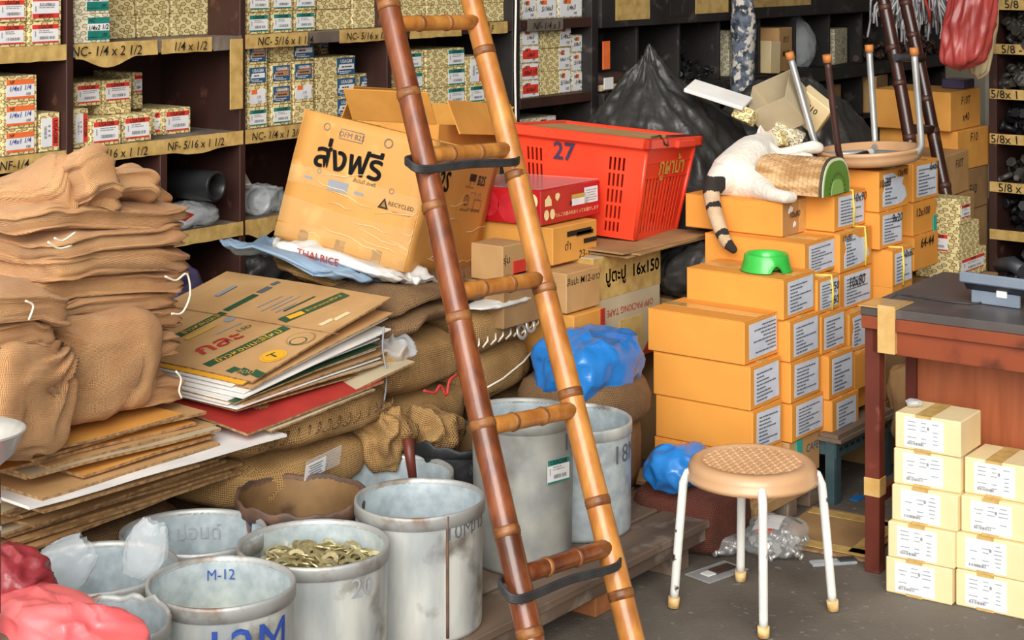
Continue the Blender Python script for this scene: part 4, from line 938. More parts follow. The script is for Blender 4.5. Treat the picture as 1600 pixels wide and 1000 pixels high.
# ------------------------------------------------------------------ boxes in the middle
def rotm(rx, ry, rz): return (math.radians(rx), math.radians(ry), math.radians(rz))
def printed(parent, d, items):
    """items: (face, text/shape, u, v, size, mat) with u right, v up, in metres from the face centre"""
    for (face, s, u, v, size, m) in items:
        e = .0018
        if face == 'x': o, a, b = (-d[0]/2-e, -u, v), (0, -1, 0), (0, 0, 1)
        elif face == 'y': o, a, b = (u, -d[1]/2-e, v), (1, 0, 0), (0, 0, 1)
        elif face == 'yr': o, a, b = (u, -d[1]/2-e, v), (-1, 0, 0), (0, 0, -1)
        else: o, a, b = (u, v, d[2]/2+e), (1, 0, 0), (0, 1, 0)
        mb = MB()
        if isinstance(s, tuple):
            if s[0] == 'rect': mb.quad(o, a, b, s[1], s[2])
            elif s[0] == 'disc':
                A_, B_ = Vector(a), Vector(b); n = 24; mb.add([Vector(o)+A_*s[1]*math.cos(6.2832*i/n)+B_*s[2]*math.sin(6.2832*i/n) for i in range(n)], [tuple(range(n))])
            elif s[0] == 'frame':
                for (du, dv, w_, h_) in ((0, s[2]/2, s[1], .002), (0, -s[2]/2, s[1], .002), (s[1]/2, 0, .002, s[2]), (-s[1]/2, 0, .002, s[2])):
                    mb.quad(Vector(o)+Vector(a)*du+Vector(b)*dv, a, b, w_, h_)
            elif s[0] == 'ring':
                A_, B_ = Vector(a), Vector(b); n = 20; vs = []
                for r in (s[1], s[1]*.8): vs += [Vector(o)+A_*r*math.cos(6.2832*i/n)+B_*r*math.sin(6.2832*i/n) for i in range(n)]
                mb.add(vs, [(i, (i+1) % n, n+(i+1) % n, n+i) for i in range(n)])
            elif s[0] == 'poly':
                A_, B_ = Vector(a), Vector(b); mb.add([Vector(o)+A_*p[0]*size+B_*p[1]*size for p in s[1]], [tuple(range(len(s[1])))])
        else:
            for (dx_, dy_) in (((0, 0), (1, 0), (-1, 0), (0, 1), (0, -1), (.7, .7), (-.7, -.7), (.7, -.7), (-.7, .7)) if size > .035 else ((0, 0),)):
                k_ = size*.022; mb.text(s, Vector(o)+Vector(a)*dx_*k_+Vector(b)*dy_*k_, a, b, size, 0, 0)
        mb.build('print', m, parent)
# big tape-wrapped delivery carton, tipped over on the sacks
BD = (.527, .429, .379)
bb = thing('delivery_carton', 'large tape-wrapped cardboard carton printed with Thai lettering', 'carton', (3.955, 3.462, .966), rotm(10.3, 10.7, 16.6))
mb = MB(); a, b, c = BD[0]/2, BD[1]/2, BD[2]/2; n = 12
def wallx(sx):  # lightly dented panels
    return lambda s, t: (sx*a+.004*nz((s*4, t*3, sx), 1.3), b-2*b*s, -c+2*c*t)
def wally(sy): return lambda s, t: (-a+2*a*s, sy*b+.004*nz((s*4, t*3, sy+4), 1.3), -c+2*c*t)
for g in (wallx(-1), wallx(1), wally(-1), wally(1)): mb.grid(g, n, n)
mb.grid(lambda s, t: (-a+2*a*s, -b+2*b*t, -c), 4, 4)
o = mb.build('carton_body', 'big_carton', bb); sm = o.modifiers.new('s', 'SOLIDIFY'); sm.thickness = .005; sm.offset = 0
MB().box((0, .1, c-.004), (BD[0]-.012, BD[1]*.5, .004), bev=.001).build('flap', 'big_carton', bb); MB().box((0, -.12, c-.03), (BD[0]-.012, BD[1]*.42, .004), bev=.001).build('flap', 'card_dark', bb)
printed(bb, (BD[0]+.006, BD[1]+.006, BD[2]), [('x', 'ส่งฟรี', -.035, .080, .100, 'ink'), ('x', 'OFM B2S', -.045, .145, .022, 'grey_ink'), ('x', ('frame', .075, .028), -.045, .145, 0, 'grey_ink'),
    ('x', ('rect', .065, .03), -.05, -.005, 0, 'print_grey'), ('x', ('rect', .03, .008), .02, -.01, 0, 'print_grey'), ('x', 'สั่งวันนี้ ส่งฟรี', .03, .025, .014, 'ink'),
    ('x', ('poly', [(-.5, -.4), (.5, -.4), (0, .5)]), .105, -.02, .034, 'ink'), ('x', ('poly', [(-.5, -.4), (.5, -.4), (0, .5)]), .105, -.0215, .018, 'big_carton'), ('x', 'RECYCLED', .16, -.015, .017, 'ink'), ('x', 'please recycle me', .165, -.036, .008, 'grey_ink'), ('x', ('ring', .011), -.13, .155, 0, 'grey_ink'), ('x', ('ring', .014), .075, .15, 0, 'grey_ink'),
    ('x', ('ring', .008), .12, .02, 0, 'grey_ink'), ('x', ('rect', .024, .007), -.15, .0, 0, 'print_grey'), ('x', ('ring', .007), -.12, .025, 0, 'grey_ink'),
    ('y', 'B2S', -.16, .08, .085, 'ink'), ('y', 'B2S', .15, .10, .042, 'grey_ink'), ('y', ('ring', .017), .06, .035, 0, 'ink'), ('y', 'f', .06, .035, .026, 'ink'), ('y', ('frame', .045, .05), .105, .035, 0, 'grey_ink'), ('y', ('ring', .012), .16, .05, 0, 'grey_ink'), ('y', ('frame', .06, .03), .155, .025, 0, 'grey_ink'),
    ('y', ('rect', .05, .022), .075, .105, 0, 'ink'), ('y', ('ring', .007), .06, .09, 0, 'ink'), ('y', ('ring', .007), .09, .09, 0, 'ink'), ('y', 'B2STHAILAND', .06, .005, .011, 'ink'), ('y', '@OFFICEMATE', .15, .005, .011, 'ink'), ('y', 'สินค้าคุณภาพ', .065, .075, .012, 'ink')])
for (z, h) in ((-.11, .075), (.0, .05), (-.165, .04)):
    MB().grid(lambda s, t: (-a-.0042-.001*abs(nz((s*9, t*3, z), 2)), b-2*b*s, z-h/2+h*t+.006*math.sin(s*5+z*40)), 16, 3).build('packing_tape', 'film_tape', bb)
rc = random.Random(4)
for i in range(22):     # wrinkles in the packing tape, their highlights painted as pale threads
    y0_, z0_, l_, an = rc.uniform(-.19, .15), rc.uniform(-.17, .02), rc.uniform(.05, .2), rc.uniform(-.25, .25)
    if i % 3: pts_ = [(-a-.005, max(-b, y0_-l_*t*math.cos(an)), z0_+l_*t*math.sin(an)+.004*math.sin(t*9+i)) for t in (0, .25, .5, .75, 1)]
    else: pts_ = [(max(-a, min(a, y0_+l_*t)), -b-.005, z0_+l_*t*an+.004*math.sin(t*9+i)) for t in (0, .25, .5, .75, 1)]
    MB().tube(pts_, [.0004, .001, .0012, .001, .0004], 5).build('wrinkle_glint', 'carton_cream', bb)
for (y, h) in ((-.12, .03), (0, .03), (.12, .03)): MB().box((-a-.0036, y, -c+.02), (.002, h, .035)).build('tape_patch', 'card_dark', bb)
# open orange carton behind it
oc = thing('open_carton', 'open orange carton with raised flaps behind the delivery carton', 'carton', (4.48, 3.78, .80), rotm(0, 6, 8))
for (c_, d_) in (((0, -.17, .16), (.42, .005, .32)), ((0, .17, .16), (.42, .005, .32)), ((-.21, 0, .16), (.005, .34, .32)), ((.21, 0, .16), (.005, .34, .32)), ((0, 0, .003), (.42, .34, .005))):
    MB().box(c_, d_, bev=.001).build('panel', 'card_orange', oc)
for (c_, d_, r_) in (((0, -.225, .345), (.42, .12, .005), (1.1, 0, 0)), ((0, .20, .375), (.40, .12, .005), (-1.2, 0, 0)), ((-.245, 0, .37), (.12, .33, .005), (0, 1.0, 0)), ((.255, 0, .35), (.12, .33, .005), (0, -.7, 0))):
    MB().box((0, 0, 0), d_, bev=.001).build('flap', 'card_orange', oc, c_, r_)
MB().box((.2135, -.03, .2), (.003, .08, .05)).build('print', 'blue_ink', oc)
# red apple carton
ad = (.325, .366, .108)
ap = thing('apple_carton', 'glossy red apple carton wrapped in film beside the ladder', 'carton', (4.437, 3.317, .909), rotm(-1.3, 0, 0))
MB().box((0, 0, 0), ad, bev=.003).build('carton_body', 'apple_red', ap)
printed(ap, ad, [('y', ('rect', .075, .05), .107, .014, 0, 'paper'), ('y', ('rect', .09, .022), .045, .0, 0, 'paper'), ('y', ('rect', .08, .012), .04, .018, 0, 'gold_print'), ('y', ('disc', .005, .008), -.002, -.002, 0, 'ink'), ('y', 'りんごの恵みをおくってお届けします', .03, -.030, .014, 'cream_print'),
    ('y', ('disc', .013, .016), -.135, -.024, 0, 'cream_print'), ('y', ('disc', .013, .016), -.104, -.024, 0, 'cream_print'), ('y', ('poly', [(-.5, -.5), (.5, -.5), (.5, 0), (.1, .5), (-.3, .2), (-.5, .1)]), -.125, .02, .035, 'cream_print'), ('y', ('poly', [(-.5, -.1), (-.1, -.5), (.3, -.2), (.5, .2), (.2, .5), (-.4, .4)]), -.075, .026, .026, 'cream_print'),
    ('x', ('disc', .052, .047), .07, -.005, 0, 'apple_skin'), ('x', ('disc', .042, .04), -.02, .004, 0, 'apple_skin'), ('x', ('disc', .018, .022), .155, .02, 0, 'cream_print')])
for i in range(5): MB().box((.107, -ad[1]/2-.003, .03-.008*i), (.06-.008*(i % 3), .0008, .0015)).build('print', 'print_grey', ap)
MB().box((0, 0, ad[2]/2+.003), (ad[0]*.98, ad[1]*.98, .002), bev=.001).build('film_wrap', 'clear_plastic', ap)
# cartons below it
def pbox(label, x0, x1, y0, L, z0, z1, m, txt=None, ts=.04, name='carton', tm='ink'):
    return cube_box(name, label, (x0+x1)/2, y0+L/2, z0, (x1-x0, L, z1-z0), m, txt=txt, ts=ts, tm=tm, cat='carton', group='handwritten cartons by the ladder')
cu = pbox('brown carton with blacked-out writing and 23-17, under the red apple carton', 4.29, 4.53, 3.10, .42, .738, .853, 'card_orange', [('23-17', .06, -.04, ), ('ดำ', -.04, -.005)], .035)
for (dx, dz, w_, h_) in ((.02, .03, .13, .016), (.05, .024, .09, .012), (.08, -.002, .07, .014)): MB().box((dx, -.212, .0575+dz), (w_, .002, h_)).build('scribble', 'ink', cu)
mx = pbox('brown carton handwritten M12 under the 23-17 carton', 4.25, 4.43, 3.02, .36, .607, .728, 'card', [('สีแปะ M12-ขาว', .0, .035)], .030)
ox = pbox('orange taped carton with red stripe under the M12 carton', 4.26, 4.425, 3.0, .36, .46, .602, 'card_orange', [('สีแปะ-รน', -.02, .02)], .035)
MB().box((.07, -.182, .071), (.022, .003, .14)).build('red_stripe', 'card_red', ox)
sb = pbox('small taped carton with red and blue print behind the ladder', 4.00, 4.115, 3.07, .12, .735, .84, 'card', [('รุ่น', -.04, .01)], .03)
MB().box((.022, -.0615, .035), (.06, .002, .04)).build('print', 'label_red', sb); MB().box((.022, -.0615, .012), (.06, .002, .014)).build('print', 'label_blue', sb)
pbox('plain brown carton hidden below small taped carton', 3.99, 4.22, 3.06, .34, .60, .732, 'card_dark')
# packing-tape carton under the crate
op = thing('tape_carton', 'tall pale carton printed OPP packing tape upside down', 'carton', (4.63, 3.22, .40))
od = (.39, .34, .345)
MB().box((0, 0, od[2]/2), od, bev=.003).build('carton_body', 'card_grey', op)
MB().box((0, 0, od[2]*.80), (od[0]+.002, od[1]+.002, od[2]*.39), bev=.001).build('wide_tape', 'tape', op)
MB().box((.02, -od[1]/2-.001, .065), (.13, .002, .125)).build('wide_tape', 'tape', op)
tmp = thing('x', None, None); tmp.parent = op; tmp.location = (0, 0, od[2]/2); tmp.name = 'printed_face'
printed(tmp, od, [('yr', 'OPP PACKING TAPE', .015, -.012, .030, 'card_red'), ('y', 'ปูตะปู  16x150', .03, .10, .055, 'ink'), ('y', ('poly', [(-1, -1), (1, -1), (1, 1)]), .135, -.12, .058, 'card_red'), ('y', ('frame', .03, .03), .15, -.135, 0, 'cream_print')])
# cardboard sheets under the crate
for i, (dx, dy, r_) in enumerate(((0, 0, 0), (.02, -.01, .05), (-.01, .0, -.03))):
    tag(MB().box((0, 0, 0), (.50, .56, .006), bev=.001).build('cardboard_sheet', 'card_dark', None, (4.74+dx, 3.235+dy, .7505+.0065*i), (0, 0, r_)), f'grey-brown cardboard sheet under the red crate, {["lowest", "middle", "topmost"][i]} of three', 'cardboard', 'sheets under the crate')
# ------------------------------------------------------------------ red plastic crate
cr = thing('plastic_crate', 'red plastic crate with slotted sides beside the red apple carton', 'crate', (4.80, 3.285, .772), rotm(3, 3.5, 7.7))
cx_, cy_, ch_ = .393, .497, .315; TA = .035
def cw(face, s, t):
    """point on tapered wall: s in -1..1 along, t 0..1 up"""
    k = TA*(1-t); X = cx_/2-k; Yy = cy_/2-k; z = ch_*t
    return {'x-': (-X, -s*Yy, z), 'x+': (X, s*Yy, z), 'y-': (s*X, -Yy, z), 'y+': (-s*X, Yy, z)}[face]
def wall(face, ns, nt, hole):
    mb = MB(); idx = {}
    S = [i/ns*2-1 for i in range(ns+1)]; T = [j/nt for j in range(nt+1)]
    for j, t in enumerate(T):
        for i, s in enumerate(S): mb.v.append(cw(face, s, t))
    for j in range(nt):
        for i in range(ns):
            if not hole(i, j): mb.f.append((j*(ns+1)+i, j*(ns+1)+i+1, (j+1)*(ns+1)+i+1, (j+1)*(ns+1)+i)); mb.m.append(0); mb.sm.append(False)
    o = mb.build('wall', 'red_plastic', cr); q = o.modifiers.new('s', 'SOLIDIFY'); q.thickness = .0025; q.offset = 0
def hl(i, j):   # groups of slots on the long side
    if j in (0, 1, 26, 27, 28, 29) or j % 5 in (0,): return False
    g = i % 1
    return (i in (7, 9, 11, 13) or i in (45, 47, 49, 51) or (j < 6 and i in (31, 33, 35, 37, 39))) and j >= 2
wall('x-', 60, 30, hl); wall('x+', 60, 30, hl)
hs = lambda i, j: 3 <= i <= 24 and i % 2 == 1 and 2 <= j <= 18
wall('y-', 28, 30, hs); wall('y+', 12, 10, lambda i, j: False)
MB().box((0, 0, .003), (cx_-2*TA, cy_-2*TA, .006)).build('bottom', 'red_plastic', cr)
for (c_, d_) in (((-cx_/2-.008, 0, ch_), (.024, cy_+.04, .034)), ((cx_/2+.008, 0, ch_), (.024, cy_+.04, .034)), ((0, -cy_/2-.008, ch_), (cx_+.04, .024, .034)), ((0, cy_/2+.008, ch_), (cx_+.04, .024, .034))):
    MB().box(c_, d_, bev=.004).build('rim', 'red_plastic', cr)
MB().box((.06, -cy_/2-.022, ch_-.004), (.14, .02, .026), bev=.004).build('handle_grip', 'red_plastic', cr)
for t in (.64, .80):
    p_ = cw('y-', 0, t); MB().box((0, p_[1]-.002, p_[2]), (cx_-2*TA*(1-t)+.004, .004, .004)).build('rib', 'red_plastic', cr)
for s in (-.97, .97):
    MB().tube([Vector(cw('y-', s, .02))+Vector((0, -.002, 0)), Vector(cw('y-', s, .95))+Vector((0, -.002, 0))], .008, 8).build('corner_post', 'red_plastic', cr)
p_ = cw('y-', .1, .74); MB().text('ภูผาม้า', (p_[0], p_[1]-.008, p_[2]), (1, 0, 0), (0, -.1, 1), .075, 0, .012).build('painted_lettering', 'gold_print', cr)
p_ = cw('x-', -.18, .83); MB().text('27', (p_[0]-.006, p_[1], p_[2]), (0, -1, 0), (-.1, 0, 1), .08, 0, .02).build('painted_mark', 'purple_bag', cr)
MB().box((.02, .02, ch_+.006), (.30, .48, .006), bev=.001).build('card_lid', 'card', cr)
MB().tube([(-.17, -.255, ch_+.022), (-.12, -.262, ch_+.026), (-.10, -.27, ch_+.0), (-.075, -.27, ch_-.006), (-.07, -.262, ch_+.024), (.05, -.262, ch_+.022), (.22, -.262, ch_+.02), (.23, -.26, ch_-.01), (.215, -.262, ch_-.02)], .004, 6).build('wire_hook', 'bolt_brown', cr)
# ------------------------------------------------------------------ sacks
def sack(label, c, dims, m='burlap_brown', seed=1, rot=(0, 0, 0), amp=.018, name='burlap_sack', group='filled burlap sacks', e1=.62, e2=.42, stitch=None, sub=(56, 26), crease=.012, cat='sack', extra=None):
    def fn(p):
        q = p.copy(); n = (extra(p) if extra else 0)+ nz(p, 7, seed)*amp+nz(p, 18, seed+3)*amp*.4
        cr = -crease*max(0, rdg(Vector((p.x*1.0, p.y*.4, p.z)), 6, seed+8)-.82)*5
        L = p.length
        if L > 1e-6: q += p/L*(n+cr)
        if dims[2] < .3*min(dims[0], dims[1]):                                # flat things wrinkle up and down
            q.z += amp*1.2*nz(p, 6, seed+1)+crease*.45*(rdg(Vector((p.x, p.y*.6, 0)), 7, seed+2)-.45)+crease*.22*(rdg(p, 19, seed+6)-.45)
            q.x += 2*amp*nz((p.y, p.z*2, seed), 8); q.y += 2*amp*nz((p.x, p.z*2, seed), 8)
        elif p.z < -dims[2]*.3: q.z = max(q.z, -dims[2]/2)
        return q
    vs, fs = pillow(dims, e1, e2, sub[0], sub[1], fn)
    o = MB().add(vs, fs, 0, None, True).build(name, m, None, c, rot); tag(o, label, cat, group)
    if stitch:
        n, mm, zz = stitch
        for i in range(n):
            x = dims[0]*(-.40+.8*i/(n-1)); y0 = -dims[1]/2*(1-.05*(2*x/dims[0])**4)-.004+nz((x, 0, 0), 7, seed)*amp*.5
            MB().tube([(x-.012, y0+.004, zz-.014), (x, y0-.006, zz+.004*(i % 2)), (x+.014, y0+.004, zz+.014)], .0032, 6).build('stitch', mm, o)
    return o
gs = 'filled burlap sacks'
# support layer on the platform
for i, (x, y, w_, h_) in enumerate(((2.55, 3.50, .80, .265), (3.22, 3.50, .50, .16), (3.78, 3.40, .50, .20), (4.28, 3.38, .44, .26))):
    sack(['dark sack under the flattened cartons at left', 'dark sack low under the printed cartons', 'dark sack lowest in the middle pile', 'dark sack under the packing-tape carton'][i], (x, y, PT+h_/2), (w_, .70, h_), 'burlap_dark', 40+i, amp=.012)
sack('small brown sack bulging behind the rusty blue can', (3.22, 3.30, .36), (.50, .46, .15), 'burlap_brown', 45)
sack('stitched brown sack under the red cardboard sheet', (3.26, 3.32, .495), (.60, .52, .135), 'burlap_brown', 46, amp=.016, stitch=(14, 'burlap_dark', -.01))
sack('brown sack at bottom of the pile with a torn corner', (3.72, 3.34, .395), (.40, .50, .16), 'burlap_brown', 47)
sack('brown sack with red stitched corner, left in the pile', (3.68, 3.33, .555), (.38, .52, .18), 'burlap_brown', 48, amp=.022)
sack('brown sack lower right of the pile with a string seam', (4.03, 3.36, .455), (.40, .52, .19), 'burlap_brown', 49, (0, -.12, 0))
sack('brown sack upper right of the pile with metal rings', (4.05, 3.34, .595), (.36, .50, .16), 'burlap_brown', 50, (0, -.05, 0), stitch=(9, 'twine', -.02))
sack('flat dark folded sack on top of the pile at left', (3.69, 3.36, .675), (.42, .54, .075), 'burlap_dark', 51, (0, -.10, .05))
sack('second flat dark folded sack on top of the pile', (3.74, 3.38, .728), (.46, .54, .05), 'burlap_dark', 52, (0, -.12, -.04))
sack('thin dark sack draped over the ringed sack', (4.06, 3.37, .69), (.38, .50, .045), 'burlap_dark', 53, (0, -.03, 0))
tag(MB().tube(smooth_path([(3.62, 3.05, .50), (3.66, 3.045, .487), (3.69, 3.05, .50), (3.71, 3.045, .47), (3.73, 3.05, .505), (3.77, 3.055, .515)]), .004, 6).build('red_thread', 'red_thread'), 'frayed red thread on the left sack corner', 'thread')
for i, (x, z) in enumerate(((4.10, .575), (4.13, .59))):
    tag(obj('key_ring', MB().lathe([(.014, -.002), (.026, -.002), (.026, .002), (.014, .002), (.014, -.002)], 20).mesh('key_ring', 'steel'), None, (x, 3.075-.01*i, z), (1.3, .3*i, 0)), f'steel washer ring tied to the sack, {["lower", "upper"][i]} one', 'ring', 'rings on the sack')
tag(MB().tube([(3.92, 3.075, .44), (4.0, 3.07, .455), (4.1, 3.07, .485), (4.18, 3.085, .51)], .003, 6).build('seam_string', 'twine'), 'pale string along the lower right sack seam', 'string')
def crumple(label, c, dims, m, seed, name, cat, amp, sc, rot=(0, 0, 0)):
    def fn(p):
        L = p.length; q = p.copy()
        if L > 1e-6: q += p/L*amp*(.8*(rdg(p, sc, seed)-.4)+.5*(rdg(p, sc*2.1, seed+3)-.4))
        return q
    vs, fs = pillow(dims, .8, .7, 70, 40, fn)
    return tag(MB().add(vs, fs, 0, None, True).build(name, m, None, c, rot), label, cat)
crumple('crumpled white plastic tucked between the sacks', (3.57, 3.14, .61), (.06, .14, .09), 'frost_plastic', 54, 'plastic_wrap', 'plastic', .04, 14)
crumple('strip of white plastic over the ringed sack', (4.03, 3.10, .672), (.26, .1, .02), 'white_sack', 55, 'plastic_wrap', 'plastic', .012, 14)
crumple('loose crumpled burlap cloth behind the handled can', (3.50, 3.12, .39), (.12, .18, .13), 'burlap_brown', 56, 'burlap_cloth', 'cloth', .05, 12)
crumple('burlap cloth fold beside the black can', (3.64, 3.05, .385), (.14, .13, .09), 'burlap_brown', 57, 'burlap_cloth', 'cloth', .05, 10, (.3, 0, .2))
# paper tag and plastic envelope hanging on stitched sack
tg = thing('tag_envelope', 'white paper tag in a clear plastic envelope by the stitched sack', 'tag', (3.20, 3.03, .405), (.25, -.1, 0))
MB().box((0, 0, 0), (.13, .002, .055), bev=.001).build('envelope', 'clear_plastic', tg); MB().box((-.03, -.002, -.004), (.075, .001, .042)).build('paper_tag', 'paper', tg)
for i in range(5): MB().box((-.03, -.003, .010-.007*i), (.05-.01*(i % 2), .0006, .002)).build('print', 'grey_ink', tg)
# ------------------------------------------------------------------ flattened cartons
_sh = {}
def sheet(label, x0, x1, y0, y1, z, rot=(0, 0, 0), m='card', edge='card_edge', th=.006, seed=0, bend=.004, group='flattened cartons in the left pile', pivot='c'):
    W, L = x1-x0, y1-y0; nx, ny = 9, 7; mb = MB()
    def zf(x, y): return bend*nz((x*3, y*3, seed*1.7), 1.3)
    for s_, sg in ((th/2, 1), (-th/2, -1)):
        n0 = len(mb.v)
        for j in range(ny):
            for i in range(nx):
                x = -W/2+W*i/(nx-1); y = -L/2+L*j/(ny-1); mb.v.append((x, y, zf(x, y)+s_))
        for j in range(ny-1):
            for i in range(nx-1):
                q = (n0+j*nx+i, n0+j*nx+i+1, n0+(j+1)*nx+i+1, n0+(j+1)*nx+i); mb.f.append(q if sg > 0 else q[::-1]); mb.m.append(0); mb.sm.append(False)
    N_ = nx*ny
    ring = [i for i in range(nx)]+[(j+1)*nx-1 for j in range(1, ny)]+[(ny-1)*nx+i for i in range(nx-2, -1, -1)]+[j*nx for j in range(ny-2, 0, -1)]
    for k in range(len(ring)):
        a, b = ring[k], ring[(k+1) % len(ring)]; mb.f.append((a, a+N_, b+N_, b)[::-1]); mb.m.append(1); mb.sm.append(False)
    o = mb.build('cardboard_sheet', [m, edge], None, ((x0+x1)/2, (y0+y1)/2, z), rot); tag(o, label, 'cardboard', group)
    return o
rnd = random.Random(21)
mats_l = ['card', 'card', 'card_dark', 'card', 'card_grey', 'card', 'card', 'card_dark', 'card', 'card', 'card_grey', 'card', 'card_grey', 'card_white', 'card', 'card_orange', 'card', 'card_grey', 'card', 'card_orange', 'card', 'card', 'card_orange']
nL = len(mats_l)
for i, m in enumerate(mats_l):
    f = i/(nL-1); z = .398+.0093*i
    xr = (2.98 if i < 11 else 2.86)+rnd.uniform(-.05, .05); xl = 2.30+rnd.uniform(-.03, .06); yf = 3.12+rnd.uniform(-.015, .03)+(.03 if i > 12 else 0)
    ST = {11: (2.33, 2.78, 3.03), 12: (2.36, 2.88, 3.055), 13: (2.30, 3.06, 3.02), 14: (2.32, 2.86, 3.05), 15: (2.46, 2.87, 3.075), 16: (2.36, 2.84, 3.12), 17: (2.36, 2.90, 3.08), 18: (2.40, 2.90, 3.10), 19: (2.30, 2.86, 3.125), 20: (2.35, 2.88, 3.13), 21: (2.33, 2.90, 3.13), 22: (2.30, 2.80, 3.11)}
    if i in ST: xl, xr, yf = ST[i]
    lab = f'flattened brown carton in left pile, {ORD[i] if i < 12 else ""} from bottom' if i < 12 else ('white flattened carton jutting from the middle of the left pile' if i == 13 else f'flattened {"orange" if m == "card_orange" else "brown"} carton in left pile, {ORD[nL-1-i]} from top')
    sheet(lab, xl, xr, yf, 3.78, z, (rnd.uniform(-.008, .008), .03*f+rnd.uniform(-.004, .004), rnd.uniform(-.05, .05)+(.06 if i % 5 == 0 else 0)), m, 'card_edge' if m != 'card_white' else 'card_white', .0065, i, .006)
# fanned pile with the printed carton on top
mats_f = ['card_dark', 'card', 'card_grey', 'card_white', 'card', 'card_white', 'card_green', 'card_white', 'card', 'card_white', 'card_grey', 'card_white', 'card', 'card_white', 'card_yellow', 'card']
nF = len(mats_f)
for i, m in enumerate(mats_f):
    f = i/(nF-1); t = math.radians(13.5*f**1.1); W = .53+(.03*rnd.random() if i < nF-2 else 0); x0 = 3.02-((.012+.0045*(nF-1-i)) if m in ('card_yellow', 'card_white', 'card_green') else .003*(nF-1-i)); y0 = 3.10+rnd.uniform(-.01, .05)*(i < nF-1)
    zl = .572+.0042*i
    last = i == nF-1
    W = .535 if last else W
    cxm = x0+W/2*math.cos(t); zc = zl+(cxm-3.02)*math.tan(t)
    lb = 'flattened carton printed with Thai lettering and green bands on top' if last else f'{ {"card_dark": "dark brown", "card": "brown", "card_grey": "greyish", "card_white": "white", "card_green": "green", "card_yellow": "yellow"}[m]} flattened carton under the printed carton, {ORD[i] if i < 8 else ORD[nF-2-i]} from {"bottom" if i < 8 else "top"} of the fan'
    o = sheet(lb, cxm-W/2, cxm+W/2, y0, 3.74, zc, (0, -t, rnd.uniform(-.03, .03)*(not last)), m, 'card_edge' if m.startswith('card') and m not in ('card_white',) else 'card_white', .0035 if not last else .005, 60, .003, 'flattened cartons in the fanned pile')
    if last: top_sheet = o; TW, TL = W, 3.74-y0
# print on the top sheet: positions found on the sheet's own plane
tz = .0052; bpy.context.view_layer.update()
Mi = top_sheet.matrix_world.inverted()
def onsheet(u, v):
    o_ = Mi @ Vector((0, 0, CH)); d_ = (Mi @ at(u, v, 5))-o_; t = (tz-o_.z)/d_.z; return o_+d_*t
def flat(s_, u, v, size, m, u2=None, v2=None, h=None, lift=0, bold=.0):
    """text or bar whose baseline runs from (u,v) to (u2,v2) on the sheet"""
    mb = MB(); A_ = onsheet(u, v)
    B_ = onsheet(u2, v2) if u2 else A_+Vector((1, 0, 0)); d = (B_-A_); d.z = 0; c = (A_+B_)/2 if u2 else A_; c.z = tz+lift; n_ = Vector((-d.y, d.x, 0)).normalized()
    if s_ == 'bar': mb.quad(c, d, n_, d.length, h)
    elif s_ == 'disc':
        n = 28; mb.add([c+Vector((size*math.cos(6.2832*i/n), size*math.sin(6.2832*i/n), 0)) for i in range(n)], [tuple(range(n))])
    else: mb.text(s_, c, d, n_, size, 0, bold, d.length if u2 else None)
    mb.build('print', m, top_sheet)
flat('bar', 275, 480, 0, 'card_edge', 528, 522, .003)                                     # fold between the panels
flat('bar', 322, 571, 0, 'card_green', 448, 511, .034); flat('ข้าวหอมมะลิใหม่', 333, 566, .034, 'card_yellow', 440, 515, lift=.0008)
flat('bar', 276, 525, 0, 'card_green', 350, 488, .030); flat('ข้าวหอมมะลิ', 280, 523, .028, 'card_yellow', 346, 490, lift=.0008)
flat('กละ', 309, 551, .12, 'card_red', 376, 523, lift=.0008, bold=.02); flat('LSD', 371, 517, .03, 'card_green', 392, 508)
flat('bar', 290, 530, 0, 'gold_print', 335, 508, .022); flat('disc', 358, 499, .016, 'print_grey'); flat('bar', 338, 522, 0, 'print_grey', 378, 504, .006)
flat('disc', 427, 556, .036, 'card_yellow'); flat('disc', 427, 556, .030, 'gold_print', lift=.0005); flat('disc', 427, 556, .028, 'card_yellow', lift=.001); flat('T', 420, 559, .045, 'card_green', 434, 553, lift=.0014, bold=.02)
flat('disc', 470, 529, .040, 'card_dark'); flat('disc', 470, 529, .035, 'card', lift=.0005); flat('disc', 466, 533, .024, 'card_green', lift=.0008); flat('disc', 466, 533, .020, 'card', lift=.0012)
for (u0, v0, u1, v1) in ((357, 581, 371, 574), (375, 577, 390, 584), (394, 580, 410, 587)): flat('bar', u0, v0, 0, 'card_green', u1, v1, .026)
flat('สดม', 362, 580, .03, 'card', 404, 582, lift=.0008)
flat('bar', 440, 501, 0, 'card_green', 540, 459, .042); flat('ข้าวหอมมะลิใหม่', 478, 486, .034, 'card_yellow', 532, 462, lift=.0008); flat('bar', 450, 497, 0, 'card_yellow', 474, 488, .026, lift=.0008)
flat('bar', 443, 486, 0, 'card_green', 492, 463, .008); flat('bar', 352, 485, 0, 'card_green', 400, 460, .024); flat('bar', 404, 457, 0, 'grey_ink', 422, 448, .024); flat('bar', 424, 445, 0, 'grey_ink', 436, 440, .018)
for k, (u0, v0, u1, v1) in enumerate(((402, 480, 442, 462), (408, 486, 458, 462), (424, 484, 470, 462), (430, 488, 462, 473))): flat('bar', u0, v0, 0, 'print_grey', u1, v1, .005)
flat('bar', 338, 462, 0, 'print_grey', 368, 446, .018); flat('bar', 500, 508, 0, 'carton_cream', 520, 498, .018); flat('bar', 522, 500, 0, 'carton_cream', 545, 488, .018)
